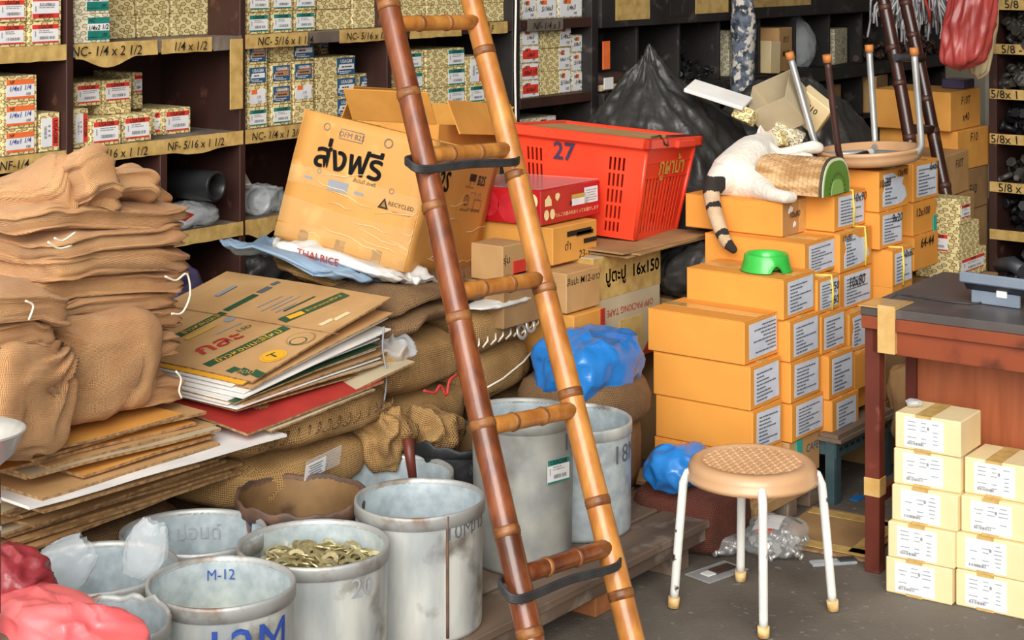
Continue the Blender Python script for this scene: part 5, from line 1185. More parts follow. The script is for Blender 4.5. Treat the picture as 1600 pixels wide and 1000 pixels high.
# red and beige sheets sticking out below the fan
sheet('red-faced cardboard sheet sticking out under the fanned pile', 2.93, 3.44, 3.035, 3.5, .570, (.10, -.05, .02), 'card_red', 'card_edge', .006, 90, .004, None)
sheet('beige cardboard sheet under the red one', 3.00, 3.40, 3.03, 3.45, .5605, (.11, -.05, .04), 'card_grey', 'card_edge', .005, 91, .004, None)
sheet('worn beige sheet at right end under the fanned pile', 3.32, 3.58, 3.045, 3.5, .582, (.06, -.13, -.05), 'card_grey', 'card_edge', .006, 92, .005, None)
# twine round the fan
tag(MB().tube(smooth_path([on_y(600, 510, 3.08), on_y(598, 545, 3.075), on_y(604, 590, 3.07), on_y(598, 645, 3.07)]), .0025, 6).build('plastic_twine', 'print_grey'), 'grey plastic twine hanging at the end of fanned pile', 'twine')
# ------------------------------------------------------------------ folded burlap bundles
def folded(label, x0, x1, y0, y1, z, th, seed, droop=.0, m='burlap', amp=.012, rot=(0, 0, 0), group='folded empty burlap sacks', plies=3):
    d = (x1-x0, y1-y0, th); cx0, cy0 = (x0+x1)/2, (y0+y1)/2; rr = random.Random(seed)
    ph = [rr.uniform(-.04, .04) for _ in range(8)]
    def fn(p):
        q = p.copy(); wx, wy = p.x+cx0, p.y+cy0; tz_ = p.z/(th/2)
        er = max(abs(p.x)/(d[0]/2), abs(p.y)/(d[1]/2))                       # 0 centre .. 1 edge
        ply = abs(math.sin((tz_*.5+.5)*math.pi*plies)); k = int(min(plies-1, max(0, (tz_*.5+.5)*plies)))
        if er > .5:
            e = (er-.5)*2; sh = ply**.5-.75; q.x *= 1+e*(.085*sh+ph[k]); q.y *= 1+e*(.060*sh+ph[k+4]*.6)
        q.z += amp*nz((wx, wy, 3.3), 5)+amp*.8*nz((wx, wy, seed*.37), 9)+.006*nz((wx, wy, p.z*3+seed), 22)
        kx = max(0, p.x/(d[0]/2)); q.z -= droop*kx*kx
        q.y += .016*nz((wx*1.2, seed, tz_), 7); q.x += .014*nz((wy*1.2, seed, tz_), 7)+.004*nz((wx, wy, p.z), 40, seed)
        return q
    vs, fs = pillow(d, .42, .26, 110, 40, fn)
    o = MB().add(vs, fs, 0, None, True).build('folded_sack', m, None, (cx0, cy0, z+th/2), rot); return tag(o, label, 'sack', group)
r2 = random.Random(8); z = .618
def rr3(a): return (r2.uniform(-a, a)*.4, r2.uniform(-a, a), r2.uniform(-a, a)*2)
for i, th in enumerate((.062, .055, .066, .058, .050)):
    folded(f'folded burlap sack in lower bundle, {ORD[i]} from bottom', 2.46+r2.uniform(-.02, .02), 2.87+r2.uniform(-.035, .035), 3.19+r2.uniform(-.02, .02), 3.72, z, th*1.1, 100+i, .035, rot=rr3(.04)); z += th*.93
zU = z
for i, th in enumerate((.058, .064, .055, .060)):
    folded(f'folded burlap sack in upper bundle, {ORD[3-i]} from top', 2.44+r2.uniform(-.03, .02), 2.90+r2.uniform(-.03, .04), 3.17+r2.uniform(-.02, .02), 3.74, z, th*1.12, 110+i, .05-.006*i, amp=.020, rot=rr3(.05)); z += th*.92
for i, (x, y, dx, dy, dz, rz) in enumerate(((2.52, 3.34, .11, .30, .115, .35), (2.61, 3.27, .10, .30, .13, -.15), (2.69, 3.33, .12, .36, .10, -.55), (2.79, 3.36, .13, .36, .075, -.35), (2.86, 3.40, .12, .30, .05, -.2))):
    folded(f'crumpled burlap fold on top of the sack bundle, {ORD[i]} from left', x-dx/2, x+dx/2, y-dy/2, y+dy/2, z-.03, dz, 120+i, .01, amp=.05, rot=(-.25+.1*(i % 3), .25*(i-2), rz), plies=2)
z = .615
for i, th in enumerate((.06, .07, .055, .065, .06, .07)):
    folded(f'folded burlap sack in near left bundle, {ORD[i]} from bottom', 2.08+r2.uniform(-.02, .02), 2.42+r2.uniform(-.025, .02), 3.06+r2.uniform(-.02, .02), 3.5, z, th*1.12, 130+i, .03, amp=.03, rot=(0, r2.uniform(-.02, .1), .12)); z += th*.92
# sack wrapped round the lower bundle
def pleat(kx, kz, amp, freq):
    # pleats fanning out from a tied knot at (kx, kz) on the front of the bundle
    def f(p):
        dx, dz = p.x-kx, p.z-kz; r = math.hypot(dx, dz); return amp*(1-2*abs(math.sin(math.atan2(dz, dx)*freq)))*math.exp(-r/.16)*(1 if p.y < .05 else .4)
    return f
def wrap(label, c, dims, seed, rot=(0, 0, 0), extra=None): return sack(label, c, dims, 'burlap', seed, rot, .016, 'folded_sack', 'folded empty burlap sacks', .42, .34, crease=.02, sub=(140, 80), extra=extra)
wrap('broad burlap sack wrapped smoothly round the lower bundle', (2.60, 3.30, .742), (.37, .36, .26), 140, (0, .05, .05), pleat(-.19, .12, .014, 7))
wrap('burlap sack end hanging down the near left bundle', (2.31, 3.13, .735), (.27, .20, .25), 141, (0, .2, .3), pleat(.12, .12, .018, 8))
for i, (pts) in enumerate((((118, 363), (98, 376), (85, 372)), ((75, 378), (92, 388), (112, 384)), ((258, 432), (275, 438), (292, 428), (297, 460), (285, 488), (268, 490)), ((275, 580), (283, 592), (280, 610), (284, 622)), ((40, 470), (52, 478), (45, 500)))):
    tag(MB().tube(smooth_path([on_y(u, v, 3.10 if i != 4 else 3.02) for (u, v) in pts]), .0025, 6).build('twine', 'twine'), f'loose white twine end on the burlap, {ORD[i]} from top', 'twine', 'twine ends')
# ------------------------------------------------------------------ plastic sacks under the delivery carton
Rb = Matrix.Rotation(math.radians(16.6), 3, 'Z') @ Matrix.Rotation(math.radians(10.7), 3, 'Y') @ Matrix.Rotation(math.radians(10.3), 3, 'X')
def under(label, off, dims, m, seed, name, amp=.014, e2=.3):
    c = Vector((3.955, 3.462, .966))+Rb @ Vector(off)
    return sack(label, c, dims, m, seed, rotm(10.3, 10.7, 16.6), amp, name, None, .6, e2, crease=.05, cat='sack', sub=(120, 40))
ws = under('white woven plastic sack with red lettering under the delivery carton', (-.02, -.02, -.214), (.60, .50, .050), 'white_sack', 150, 'plastic_sack', .024)
MB().text('THAI RICE', (-.306, .05, .004), (0, -1, 0), (-.3, 0, 1), .03, 0, .01).build('print', 'card_red', ws)
under('green woven plastic sack folded under the white one', (.10, -.04, -.242), (.40, .46, .03), 'green_sack', 151, 'plastic_sack')
under('pale blue plastic sack spread left of the delivery carton', (-.16, .10, -.246), (.46, .50, .022), 'blue_sack', 152, 'plastic_sack', .02)
under('burlap sack folded flat under the plastic sacks', (-.02, -.02, -.270), (.56, .48, .028), 'burlap_brown', 153, 'burlap_sack')
# ------------------------------------------------------------------ open sack with blue bag
os_ = thing('open_sack', 'brown burlap sack with rolled rim holding a blue bag', 'sack', (4.225, 2.935, PT))
def fo(p, a): return Vector((p.x*(1+.06*nz((math.cos(a)*2, math.sin(a)*2, p.z*4), 1, 3)), p.y*(1+.06*nz((math.cos(a)*2, math.sin(a)*2, p.z*4), 1, 3)), p.z+.02*nz((math.cos(a)*1.5, math.sin(a)*1.5, 0), 1, 5)*(p.z > .1)))
MB().lathe([(0, .002), (.15, .002), (.165, .05), (.17, .15), (.16, .24)], 48, fn=fo).build('body', 'burlap_dark', os_)
MB().lathe([(.155, .20), (.178, .205), (.197, .235), (.198, .275), (.182, .31), (.155, .325), (.128, .315), (.118, .28), (.12, .22)], 56, fn=fo).build('rolled_rim', 'burlap_dark', os_)
bag('blue_plastic_bag', 'bright blue plastic bag bulging from the open burlap sack', (4.20, 2.905, PT+.285), (.30, .24, .165), 'blue_bag', 160, .028, 8, .5, .5, 110, 60, ridge=.7)
bag('floor_sack', 'dark reddish sack slumped on the floor beside the pale can', (4.275, 2.60, .0), (.26, .30, .185), 'burlap_red', 161, .02, 7, .6, .5, cat='sack', ridge=.1)
bag('blue_plastic_bag', 'small crumpled blue bag above the reddish sack', (4.215, 2.60, .18), (.18, .15, .105), 'blue_bag', 162, .03, 10, .8, .8, 80, 44, ridge=.7)
bag('cloth_bag', 'small off-white gathered cloth bag on the floor by the pallet', (on_z(1098, 852, 0).x, on_z(1098, 852, 0).y, 0), (.10, .10, .125), 'white_sack', 163, .02, 10, top=.75)
# ------------------------------------------------------------------ right-hand rack of bolts
RX, RY = 7.225, 2.886
rk = thing('bolt_rack', 'brown rack with taped shelf edges marked 5/8 at right edge', 'rack', (RX, RY, 0))
MB().box((.17, -.018, .85), (.34, .036, 1.7), bev=.002).build('upright', 'dark_wood', rk); MB().box((.17, -1.2, .85), (.34, .036, 1.7), bev=.002).build('upright', 'dark_wood', rk)
MB().box((.335, -.6, .85), (.012, 1.2, 1.7)).build('back_panel', 'dark_wood', rk)
RZ = [1.497, 1.303, 1.108, .914, .706, .50, .25]
RT_ = ['5/8', '5/8 -', '5/8x 1 1/2', '5/8x 1 1/4', '5/8 x 3', '', '']
for z, s in zip(RZ, RT_):
    MB().box((.165, -.61, z-.02), (.33, 1.15, .03), bev=.002).build('shelf_board', 'dark_wood', rk)
    t = MB().box((-.003, -.60, z-.022), (.006, 1.19, .05 if z > 1.4 else .044), bev=.001).build('edge_tape', 'tape', rk)
    if s: MB().text(s, (-.0085, -.105 if len(s) < 6 else -.115, z-.022), (0, -1, 0), (0, .1, 1), .05, 0, .01).build('handwriting', 'ink', t)
for i, z in enumerate(RZ[1:]):
    heap(f'heap of {"grey" if i in (0, 1, 3) else "black"} bolts on right rack, {ORD[i]} shelf from top', RX+.04, RX+.28, RY-.45, RY-.075, z, 230, .12 if i != 3 else .06, 'bolt_grey' if i in (0, 1, 3) else 'bolt_black', 20+i, .055, .013)
# ------------------------------------------------------------------ cartons behind the rack
gF = 'brown cartons beside the rack'
def cnr(label, x, u, vb, vt, W, L, m, z=None, txt=None, ts=.05, rot=0):
    p = on_x(u, vb, x); q = on_x(u, vt, x); z0 = p.z if z is None else z
    cube_box('carton', label, x+W/2, p.y+L/2, z0, (W, L, q.z-z0), m, (0, 0, rot), txt, ts, cat='carton', group=gF); return q.z
cube_box('carton', 'large brown carton marked F10T on its end, beside red bag', 7.05, 3.10, .945, (.34, .36, .165), 'card_orange', (0, 0, .02), [('F10T', .0, .04), ('x40', .0, -.03)], .05, cat='carton', group=gF)
cube_box('carton', 'brown carton marked F10 below the large F10T carton', 7.10, 3.08, .775, (.34, .36, .168), 'card_orange', (0, 0, -.02), [('F10', .0, .05)], .055, cat='carton', group=gF)
cube_box('carton', 'crumpled brown carton low beside the rack', 7.08, 3.08, .60, (.36, .36, .172), 'card_dark', (0, 0, .03), [('F10', .0, .0)], .06, cat='carton', group=gF)
cube_box('carton', 'worn brown carton at floor beside the rack', 7.08, 3.1, .30, (.38, .38, .297), 'card_dark', cat='carton', group=gF)
cube_box('carton', 'worn brown carton lowest beside the rack', 7.08, 3.1, .0, (.38, .38, .298), 'card_dark', cat='carton', group=gF)
cube_box('carton', 'torn brown carton with folded paper behind the dark ladder foot', 6.78, 3.02, .70, (.32, .34, .17), 'card', (0, .0, .1), [('F10T', .03, .04)], .05, cat='carton', group=gF)
cube_box('carton', 'brown carton under the torn one behind ladder foot', 6.78, 3.02, .40, (.34, .36, .297), 'card_dark', cat='carton', group=gF)
cube_box('carton', 'lowest brown carton behind ladder foot', 6.78, 3.02, .0, (.34, .36, .398), 'card_dark', cat='carton', group=gF)
sheet('crumpled brown paper sheet behind the upturned stool', 6.05, 6.55, 2.95, 3.35, .93, (.05, .1, .2), 'card', 'card_edge', .006, 95, .03, None)
bag('paper_bundle', 'bundle of brown wrapping paper behind the stool legs', (6.25, 3.12, .60), (.45, .36, .33), 'card', 171, .05, 6, .7, .6, cat='paper', ridge=.6)
cube_box('carton', 'brown carton carrying the paper bundle', 6.25, 3.14, .0, (.40, .40, .60), 'card_dark', cat='carton', group=gF)
# leaf-patterned boxes stacked right of the cartons
gP = 'leaf-print boxes behind the desk'
def pat(label, u, ur, vt, x, L, kind, z0, W=None, side=False):
    q = on_x(u, vt, x); W = W or on_y(ur, 0, q.y).x-x
    o = bolt_box(x, x+W, q.y, z0, q.z-z0, L, kind, label, gP, 3, 'leaf_paper', 0, (.8, .5))
    if side: bolt_label('red', .085, .06, 1).build('label', LAB_M, o, (-W/2-.001, 0, (q.z-z0)*.35), (0, 0, -math.pi/2))
    return q.z
zp = on_x(1498, 440, 6.05).z
ps = on_x(1498, 440, 6.05)
cube_box('carton', 'brown carton under the leaf-print boxes', 6.18, ps.y+.14, .0, (.30, .36, zp-.003), 'card_dark', cat='carton', group=gP)
z1_ = pat('leaf-print box at bottom of its stack behind the rear desk edge', 1498, 1541, 398, 6.06, .17, 'red', zp)
z2_ = pat('leaf-print box with red label on its near side, middle of stack', 1498, 1530, 352, 6.06, .17, None, z1_+.0008, side=True)
pat('leaf-print box with dark red label on top of the stack behind desk', 1500, 1517, 312, 6.06, .17, 'red', z2_+.0008)
# ------------------------------------------------------------------ hanging bags and ribbons
def hanging(name, label, top, bot, w_, d_, m, seed, cat='bag', n=96):
    top, bot = Vector(top), Vector(bot); mb = MB(); rt = Vector((RT[0], RT[1], 0)); fw = Vector((FW[0], FW[1], 0)); L = []
    def fn(s, t):
        a = 2*math.pi*s; pr = (.45+.55*math.sin(math.pi*(.15+.6*t)))*(1 if t < .9 else max(.02, 1-((t-.9)/.1)**2*.98))
        fold = 1+.07*math.sin(13*a+seed+3*t)*(1-t*.4)+.16*(rdg((math.cos(a)*2, math.sin(a)*2, t*3), 1.3, seed)-.5)
        c = top.lerp(bot, t); return c+rt*math.cos(a)*w_/2*pr*fold+fw*math.sin(a)*d_/2*pr*fold+Vector((0, 0, .02*nz((a, t*4, 0), 1, seed)))
    mb.grid(fn, n, 40, wrapu=True); return tag(mb.build(name, m), label, cat)
hanging('plastic_bag', 'translucent red plastic bag hanging beside the rack', at(1532, -60, 7.05), at(1502, 108, 7.05), .20, .14, 'red_bag', 1)
hanging('plastic_bag', 'cream plastic bag hanging behind the red bag', at(1550, -30, 7.2), at(1528, 122, 7.2), .095, .08, 'cream_bag', 2)
rnd = random.Random(77); mb = MB(); mb2 = MB()
for i in range(220):
    p0 = at(1440+rnd.uniform(-25, 25), -20+rnd.uniform(-20, 10), 8.0+rnd.uniform(-.1, .1)); a = rnd.uniform(0, 6.28); r_ = rnd.uniform(.03, .20)
    p1 = p0+Vector((RT[0], RT[1], 0))*math.cos(a)*r_+Vector((0, 0, -.03-.17*rnd.random())); p2 = p1+Vector((rnd.uniform(-.04, .04), 0, rnd.uniform(-.10, -.02)))
    (mb if i % 9 else mb2).tube([p0, (p0+p1)/2+Vector((0, 0, .05)), p1, p2], .006, 4)
tag(mb.build('ribbon_bunch', 'ribbon'), 'bunch of shredded silvery plastic ribbon hanging at top', 'ribbon', None, 'stuff'); tag(mb2.build('ribbon_bunch', 'label_red'), 'red strands in the silvery plastic ribbon bunch', 'ribbon', None, 'stuff')
tag(MB().box((0, 0, .02), (.12, .1, .04), bev=.003).build('small_carton', 'purple_bag', None, (7.14, 2.99, 1.111)), 'small dark purple box on the large F10T carton', 'box')
# ------------------------------------------------------------------ black bags and junk boxes
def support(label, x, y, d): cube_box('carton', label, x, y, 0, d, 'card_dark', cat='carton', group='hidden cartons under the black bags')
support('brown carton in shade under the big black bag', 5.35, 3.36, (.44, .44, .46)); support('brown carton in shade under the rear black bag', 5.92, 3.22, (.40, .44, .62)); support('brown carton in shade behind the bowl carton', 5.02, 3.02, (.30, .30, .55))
def blackbag(label, c, dims, seed, peak=None, amp=.035):
    def fn(p):
        q = p.copy(); n = .6*(rdg(Vector((p.x, p.y, p.z*.45)), 5, seed)-.4)+.5*(rdg(Vector((p.x, p.y, p.z*.5)), 12, seed+2)-.4)+.25*(rdg(p, 26, seed+4)-.4)+.3*nz(p, 4, seed+5); L = p.length
        if L > 1e-6: q += p/L*amp*n
        if p.z > 0: k = (p.z/(dims[2]/2)); q.x *= 1-.42*k**1.6; q.y *= 1-.42*k**1.6
        if peak and p.z > 0:
            k = (p.z/(dims[2]/2))**2; q.x += peak[0]*k; q.y += peak[1]*k; q.z += peak[2]*k**4; s_ = 1-.75*k**3; q.x = (q.x-peak[0])*s_+peak[0] if k > .4 else q.x; q.y = (q.y-peak[1])*s_+peak[1] if k > .4 else q.y
        q.z = max(q.z, -dims[2]/2); return q
    vs, fs = pillow(dims, .7, .75, 150, 90, fn)
    return tag(MB().add(vs, fs, 0, None, True).build('garbage_bag', 'black_bag', None, c), label, 'bag', 'black garbage bags')
blackbag('large bulging black garbage bag behind the red crate', (5.33, 3.33, .86), (.64, .60, .76), 3, (-.07, .05, .10), .05)
blackbag('black garbage bag carrying loose small boxes behind the cat', (5.95, 3.18, .91), (.66, .56, .58), 5, amp=.05)
blackbag('low black bag squeezed between crate and bowl carton', (5.03, 2.99, .64), (.34, .34, .18), 7, amp=.06)
blackbag('black bag lying in the gap under the big bag', (5.10, 3.02, .50), (.30, .26, .42), 9, amp=.05)
def junk(label, u, v, Y, d, m, rot, txt=None, open_=False, ts=.03):
    c = at(u, v, Y)
    if open_:
        t = thing('open_small_box', label, 'box', c, rot)
        a, b, h = d[0]/2, d[1]/2, d[2]/2
        for (c_, d_) in (((0, -b, 0), (d[0], .004, d[2])), ((0, b, 0), (d[0], .004, d[2])), ((-a, 0, 0), (.004, d[1], d[2])), ((a, 0, 0), (.004, d[1], d[2])), ((0, 0, -h), (d[0], d[1], .004))): MB().box(c_, d_).build('panel', m, t)
    else:
        o = MB().box((0, 0, 0), d, bev=.003).build('small_box', m, None, c, rot); tag(o, label, 'box', 'loose boxes on the black bag')
        if txt:
            for (s, dx, dz) in txt: MB().text(s, (-d[0]/2-.0015, dx, dz), (0, -1, 0), (0, 0, 1), ts, 0, .01).build('handwriting', 'ink', o)
junk('open greyish cardboard box tipped on the black bag', 1218, 163, 6.05, (.15, .16, .13), 'card_grey', rotm(-30, -35, 20), open_=True)
junk('pale box with handwriting tipped between the stool legs', 1268, 172, 6.1, (.06, .125, .12), 'carton_cream', rotm(38, -12, 5), [('M10', 0, .02), ('x 1/4', 0, -.025)])
junk('small leaf-print box poking out left of the open box', 1164, 180, 6.0, (.06, .07, .05), 'leaf_paper', rotm(20, 20, 10))
junk('leaf-print box with white printed face behind the cat head', 1228, 213, 6.02, (.06, .11, .075), 'leaf_paper_pale', rotm(35, -20, 15), [('5/16', 0, .0)])
junk('flat white board poking out of the large black bag', 1122, 148, 6.04, (.11, .22, .015), 'card_white', rotm(16, -14, 10))
junk('small leaf-print box under the white printed one', 1208, 222, 5.98, (.05, .09, .05), 'leaf_paper', rotm(-20, 10, 0))
# ------------------------------------------------------------------ kiwi scratcher
kc = on_z(1306, 305, ZK); ky = kc.y; kx = kc.x; kr = (on_y(1330, 0, ky).x-on_y(1283, 0, ky).x)/2; kh = (305-247)*(FW[0]*kx+FW[1]*ky)/F
ks = thing('cat_scratcher', 'corrugated cat scratcher with green kiwi-slice end on the cartons', 'cat scratcher', (kx, ky, ZK+.004), (0, 0, .03))
def arch(r, h, n=24, e=.72): return [(r*pw(math.cos(math.pi*i/n), e), h*math.sin(math.pi*i/n)**.9) for i in range(n+1)]
MB().prism(arch(kr*.93, kh*.93), .235, 0, Matrix.Translation((0, .012, 0))).build('corrugated_body', 'corrugated', ks)
mb = MB()
for i in range(24):
    for j in range(14):
        a = math.pi*(i+.5*(j % 2))/24; p_ = Vector((kr*.93*pw(math.cos(a), .72), .02+j*.016, kh*.93*math.sin(a)**.9)); nr = Vector((math.cos(a), 0, math.sin(a))); tg_ = Vector((-math.sin(a), 0, math.cos(a)))
        mb.add([p_-tg_*.006-Vector((0, .005, 0)), p_+tg_*.006-Vector((0, .005, 0)), p_+tg_*.006+Vector((0, .005, 0)), p_-tg_*.006+Vector((0, .005, 0)), p_+nr*.0035], [(0, 1, 4), (1, 2, 4), (2, 3, 4), (3, 0, 4)])
tag(mb.build('corrugation', 'corrugated', ks), kind='stuff')
for (k, dy, m) in ((1.0, 0, 'kiwi_edge'), (.97, -.002, 'kiwi_rim'), (.90, -.004, 'kiwi_green')): MB().prism(arch(kr*k, kh*k), .010, 0, Matrix.Translation((0, dy, .0))).build('end_disc', m, ks)
MB().prism(arch(kr*.42, kh*.40), .002, 0, Matrix.Translation((0, -.0065, 0))).build('end_disc', 'kiwi_light', ks)
for i in range(13):
    a = math.pi*(i+.5)/13; mb = MB(); r0, r1 = .50, .63; c0, s0 = math.cos(a), math.sin(a)
    mb.add([(kr*r0*c0, -.0068, kh*r0*s0), (kr*(r0+.06)*math.cos(a+.035), -.0068, kh*(r0+.06)*math.sin(a+.035)), (kr*r1*c0, -.0068, kh*r1*s0), (kr*(r0+.06)*math.cos(a-.035), -.0068, kh*(r0+.06)*math.sin(a-.035))], [(0, 3, 2, 1)]); mb.build('seed_print', 'kiwi_edge', ks)
# ------------------------------------------------------------------ cat
ct = thing('cat', 'white cat with dark banded tail asleep on the orange carton', 'cat', (0, 0, 0))
def blob(name, chains, vox=.0045, smooth=6):
    """limbs and trunk laid out as tapering chains, fused into one continuous surface"""
    mb = MB()
    for ch in chains:
        P = []
        for i in range(len(ch)-1):
            (a, ra), (b, rb) = ch[i], ch[i+1]; n = 8
            P += [(a.lerp(b, t/n), ra+(rb-ra)*t/n) for t in range(n+(i == len(ch)-2))]
        for (c, r_) in P:
            mb.lathe([(max(r_*math.cos(-math.pi/2+math.pi*j/7), 1e-5), r_*math.sin(-math.pi/2+math.pi*j/7)) for j in range(8)], 12, 0, Matrix.Translation(c))
    me = bpy.data.meshes.new(name); me.from_pydata(mb.v, [], mb.f); o = bpy.data.objects.new(name, me); COL.objects.link(o)
    rm = o.modifiers.new('r', 'REMESH'); rm.mode = 'VOXEL'; rm.voxel_size = vox
    sm = o.modifiers.new('s', 'SMOOTH'); sm.iterations = smooth; sm.factor = .6
    dg = bpy.context.evaluated_depsgraph_get(); m2 = bpy.data.meshes.new_from_object(o.evaluated_get(dg)); bpy.data.objects.remove(o); return m2
CZ = CATZ; m_ = .00213
def q_(u, v, Y, r_): return (at(u, v, Y), r_*m_)
def g_(u, v, h, r_): return (on_z(u, v, CZ+h), r_*m_)
tail = [q_(1130, 280, 5.68, 26), q_(1117, 285, 5.64, 15), q_(1111, 299, 5.615, 13.5), q_(1114, 320, 5.59, 12.5), q_(1120, 342, 5.565, 12), q_(1127, 362, 5.54, 11), q_(1135, 379, 5.51, 9.5), q_(1146, 390, 5.485, 6.5)]
rp = at(1147, 275, 5.72)
trunk = [(rp, 39*m_), q_(1160, 264, 5.76, 40), q_(1171, 252, 5.80, 38), q_(1176, 241, 5.85, 31), q_(1186, 233, 5.90, 25), q_(1192, 226, 5.93, 20)]
head = [q_(1191, 225, 5.93, 20), q_(1196, 221, 5.95, 17), q_(1203, 222, 5.95, 14), q_(1209, 226, 5.94, 9)]
hind1 = [q_(1165, 282, 5.70, 32), q_(1185, 292, 5.63, 20), g_(1207, 304, .022, 11), g_(1226, 308, .020, 10), g_(1237, 308, .018, 9)]
hind2 = [q_(1180, 268, 5.76, 28), q_(1205, 287, 5.68, 14), g_(1230, 299, .022, 9), g_(1252, 299, .018, 7.5), g_(1261, 298, .018, 7)]
fore1 = [q_(1195, 237, 5.88, 20), q_(1216, 243, 5.84, 11), q_(1238, 236, 5.83, 8.5), q_(1258, 231, 5.82, 9), q_(1272, 230, 5.82, 11), q_(1279, 231, 5.82, 9)]
fore2 = [q_(1190, 250, 5.84, 24), q_(1214, 256, 5.79, 13), q_(1236, 250, 5.78, 10), q_(1256, 246, 5.78, 9), q_(1265, 246, 5.78, 7)]
cm = blob('cat_body', [trunk, head, hind1, hind2, fore1, fore2, tail])
for m in ('cat_white', 'cat_black', 'cat_tan', 'cat_pink'): cm.materials.append(M_[m])
TP = [p[0] for p in tail]; PAW = [fore1[-1][0], fore1[-2][0], hind2[-1][0]]
for p in cm.polygons:
    c = p.center; best = (9, 0)
    for i in range(len(TP)-1):
        ab = TP[i+1]-TP[i]; t = max(0, min(1, (c-TP[i]).dot(ab)/ab.length_squared)); d = (TP[i]+ab*t-c).length
        if d < best[0]: best = (d, i+t)
    p.use_smooth = True
    if best[0] < .038 and best[1] > .75 and c.z < TP[1].z+.022:
        q = best[1]+.16*noise.noise(c*45)
        p.material_index = 1 if (q < 2.2 or 3.0 < q < 3.35 or q > 6.3 or 5.1 < q < 5.6) else 2
    elif (c-PAW[0]).length < .013 or (c-PAW[2]).length < .011: p.material_index = 3
cm.uv_layers.new(name='uv')
obj('cat_body', cm, ct)
def ear(u, v, Y, tip, s=.018):
    c = at(u, v, Y); t_ = at(*tip); d = (t_-c).normalized(); sx = Vector((RT[0], RT[1], 0)); n_ = d.cross(sx).normalized(); mb = MB()
    vs = [c-sx*s, c+n_*s*.5, c+sx*s, c-n_*s*.25, t_, (c+t_)/2-sx*s*.62+n_*.004, (c+t_)/2+sx*s*.62+n_*.004]
    mb.add(vs, [(0, 1, 5), (1, 4, 5), (1, 2, 6), (1, 6, 4), (0, 5, 3), (3, 5, 4), (3, 4, 6), (3, 6, 2)]); mb.build('ear', 'cat_white', ct)
    MB().add([c-sx*s*.5-n_*.006, c+sx*s*.5-n_*.006, t_.lerp(c, .15)-n_*.004], [(0, 1, 2)]).build('inner_ear', 'cat_pink', ct)
ear(1190, 212, 5.93, (1188, 195, 5.93)); ear(1201, 210, 5.98, (1204, 202, 6.0), .013)
# ------------------------------------------------------------------ things on the floor
fz = on_z(1310, 840, 0)
cf = sheet('flat brown cardboard with tape border lying on the floor under the desk', fz.x-.16, fz.x+.20, fz.y-.14, fz.y+.16, .006, (0, 0, .1), 'card_dark', 'card_edge', .006, 97, .003, None)
for (x, y, a, b) in ((-.14, 0, .05, .28), (.14, 0, .05, .28), (0, -.11, .3, .05)): MB().box((x, y, .0055), (a, b, .002)).build('tape_strip', 'tape', cf)
def bolts_bag(label, u, v, dims, seed, patch):
    p = on_z(u, v, 0); t = thing('bolt_bag', label, 'bag', (p.x, p.y, 0), (0, 0, .3), 'clear bags of bolts on the floor')
    r_ = random.Random(seed); mb = MB()
    for i in range(34):
        R = Matrix.Rotation(r_.uniform(0, 6.3), 3, 'Z') @ Matrix.Rotation(r_.uniform(1.0, 2.1), 3, 'X'); fx, fy = r_.uniform(-.38, .38), r_.uniform(-.36, .36)
        bolt_geo(mb, Vector((fx*dims[0], fy*dims[1], .012+r_.random()*dims[2]*.55*(1-abs(fx)))), .025, .006, R)
    tag(mb.build('bolts', 'steel', t), kind='stuff')
    vs, fs = pillow(dims, .7, .6, 40, 20, lambda q: q*(1+.12*nz(q, 30, seed))+Vector((0, 0, 0)))
    MB().add([(x, y, max(.002, z+dims[2]/2)) for x, y, z in vs], fs, 0, None, True).build('plastic_film', 'clear_plastic', t)
    for (m, x, y, w_, h_) in patch:
        MB().grid(lambda s, q: (x+w_*(s-.5), y+h_*(q-.5), dims[2]*(.98-.9*((x+w_*(s-.5))/dims[0])**2-1.2*((y+h_*(q-.5))/dims[1])**2)+.004), 8, 8).build('label', m, t)
    return t
bolts_bag('small clear bag of shiny bolts on the floor by the white bag', 1125, 862, (.13, .12, .07), 1, [])
bb2 = bolts_bag('large clear bag of bolts with white and green label on floor', 1212, 862, (.20, .17, .09), 2, [('paper', .0, .02, .12, .08), ('card_green', .06, -.05, .05, .03), ('card_green', -.04, .065, .05, .02), ('label_red', -.07, .02, .015, .05)])
bolts_bag('clear bag of bolts lying behind the label bag', 1180, 838, (.16, .13, .06), 3, [('purple_bag', -.03, -.02, .05, .03)])
pp_ = on_z(1120, 896, 0)
fp = thing('plastic_packet', 'flat clear packet with dark fasteners on the floor behind stool leg', 'packet', (pp_.x, pp_.y, .004), (0, 0, -.2)); MB().box((0, 0, 0), (.16, .09, .004), bev=.001).build('film', 'clear_plastic', fp); MB().box((.02, 0, .005), (.08, .035, .006), bev=.002).build('fasteners', 'bolt_brown', fp); MB().box((-.03, 0, .004), (.04, .03, .003)).build('card_slip', 'paper', fp)
pk_ = on_z(1302, 882, 0)
sk_ = thing('plastic_packet', 'narrow grey packet on the floor beside the right stool leg', 'packet', (pk_.x, pk_.y, .006), (0, 0, -.75)); MB().box((0, 0, 0), (.13, .035, .01), bev=.003).build('film', 'frost_plastic', sk_); MB().box((.04, 0, .007), (.05, .03, .006), bev=.002).build('cap', 'rubber', sk_)
tag(MB().box((0, 0, 0), (.06, .03, .002)).build('paper_scrap', 'blue_bag', None, on_z(1340, 778, .002)), 'small blue scrap on the floor behind the desk leg', 'scrap')
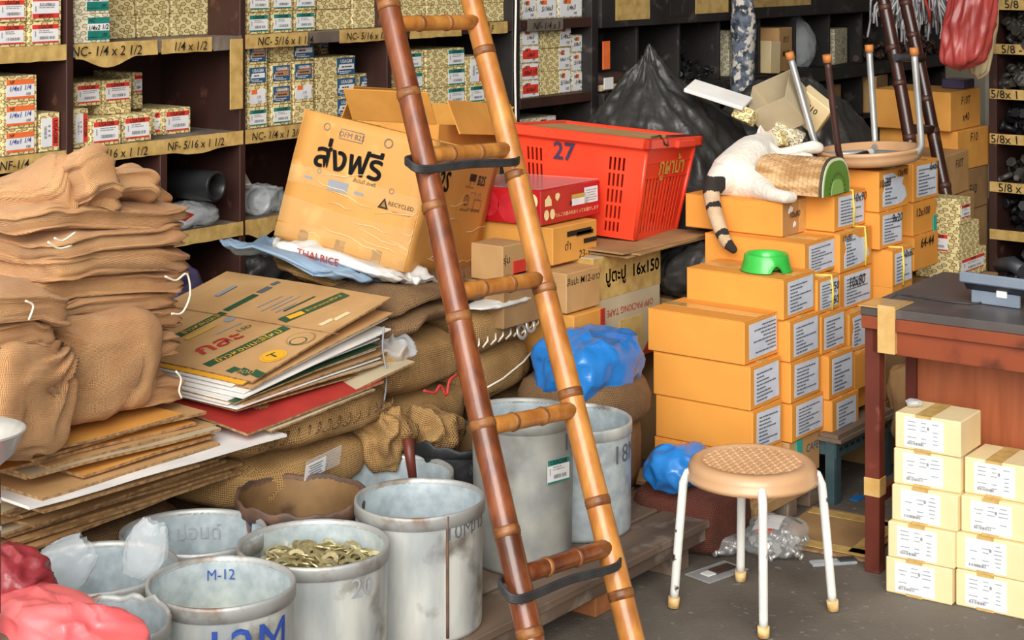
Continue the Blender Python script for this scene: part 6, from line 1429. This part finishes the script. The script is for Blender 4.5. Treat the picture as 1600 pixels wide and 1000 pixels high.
# ------------------------------------------------------------------ bags over the can rims
x, y, z, R = CANPOS['bags']
def drape(label, u, v, Y, w_, h_, seed, tilt, m='frost_plastic'):
    c = at(u, v, Y); rt = Vector((RT[0], RT[1], 0)); fw = Vector((FW[0], FW[1], 0)); up = Vector((0, 0, 1)); rr = (rt*math.cos(tilt)+up*math.sin(tilt)); uu = (up*math.cos(tilt)-rt*math.sin(tilt)); mb = MB()
    def fn(s, t):
        a = 2*math.pi*s; k = (.35+.65*math.sin(math.pi*(.15+.75*t)))
        f = 1+.10*nz((math.cos(a)*2, math.sin(a)*2, t*2), 1.2, seed)+.06*(rdg((math.cos(a)*2, math.sin(a)*2, t*2), 2.6, seed)-.4)
        return c+rr*math.cos(a)*w_/2*k*f+fw*math.sin(a)*w_*.22*k*f+uu*(h_*(t-.5)*f)
    mb.grid(fn, 60, 30, wrapu=True); return tag(mb.build('plastic_bag', m), label, 'bag')
drape('crumpled clear bag hanging over the near left can rim', 100, 884, 3.56, .11, .13, 3, -.9); drape('crumpled clear bag standing at the right rim of the can', 228, 858, 3.63, .09, .12, 6, -.35)
# ------------------------------------------------------------------ bottom left: table, scale, bags
tb = thing('small_table', 'brown wooden table at bottom left corner', 'table', (1.98, 2.3, 0))
MB().box((-.35, .25, .435), (.70, 1.5, .03), bev=.003).build('tabletop', 'old_plank', tb)
for (x_, y_) in ((-.05, -.45), (-.05, .95), (-.65, -.45), (-.65, .95)): MB().box((x_, y_, .21), (.05, .05, .42), bev=.003).build('leg', 'old_plank', tb)
sc_ = thing('weighing_scale', 'steel pan scale on a dark post at left edge', 'scale', (1.965, 2.655, .45))
MB().box((-.13, .03, .03), (.16, .12, .06), bev=.006).build('base', 'rubber', sc_); MB().box((-.022, .006, .17), (.016, .02, .26), bev=.003).build('post', 'brown_paint', sc_); MB().lathe([(.02, .29), (.05, .295), (.05, .30)], 20, 0, Matrix.Translation((-.055, .03, 0))).build('pan_seat', 'rubber', sc_)
MB().lathe([(0, .300), (.04, .305), (.075, .335), (.094, .375), (.098, .378), (.094, .380), (.074, .342), (.04, .311), (0, .306)], 40, 0, Matrix.Translation((-.055, .03, 0))).build('pan', 'steel', sc_)
for zz in (.20, .25): MB().tube([(-.022, -.004, zz), (-.022, -.009, zz)], .005, 8).build('bolt', 'steel', sc_)
bag('plastic_bag', 'pink plastic bag spread over the can at bottom left', (2.035, 2.58, .41), (.15, .42, .085), 'pink_bag', 180, .04, 10, .7, .7, 110, 50, rot=(0, 0, -.12), ridge=.9)
bag('plastic_bag', 'crumpled dark red plastic bag at left edge by the scale', (2.085, 2.80, .42), (.12, .16, .11), 'dark_red_bag', 181, .035, 14, .8, .8)
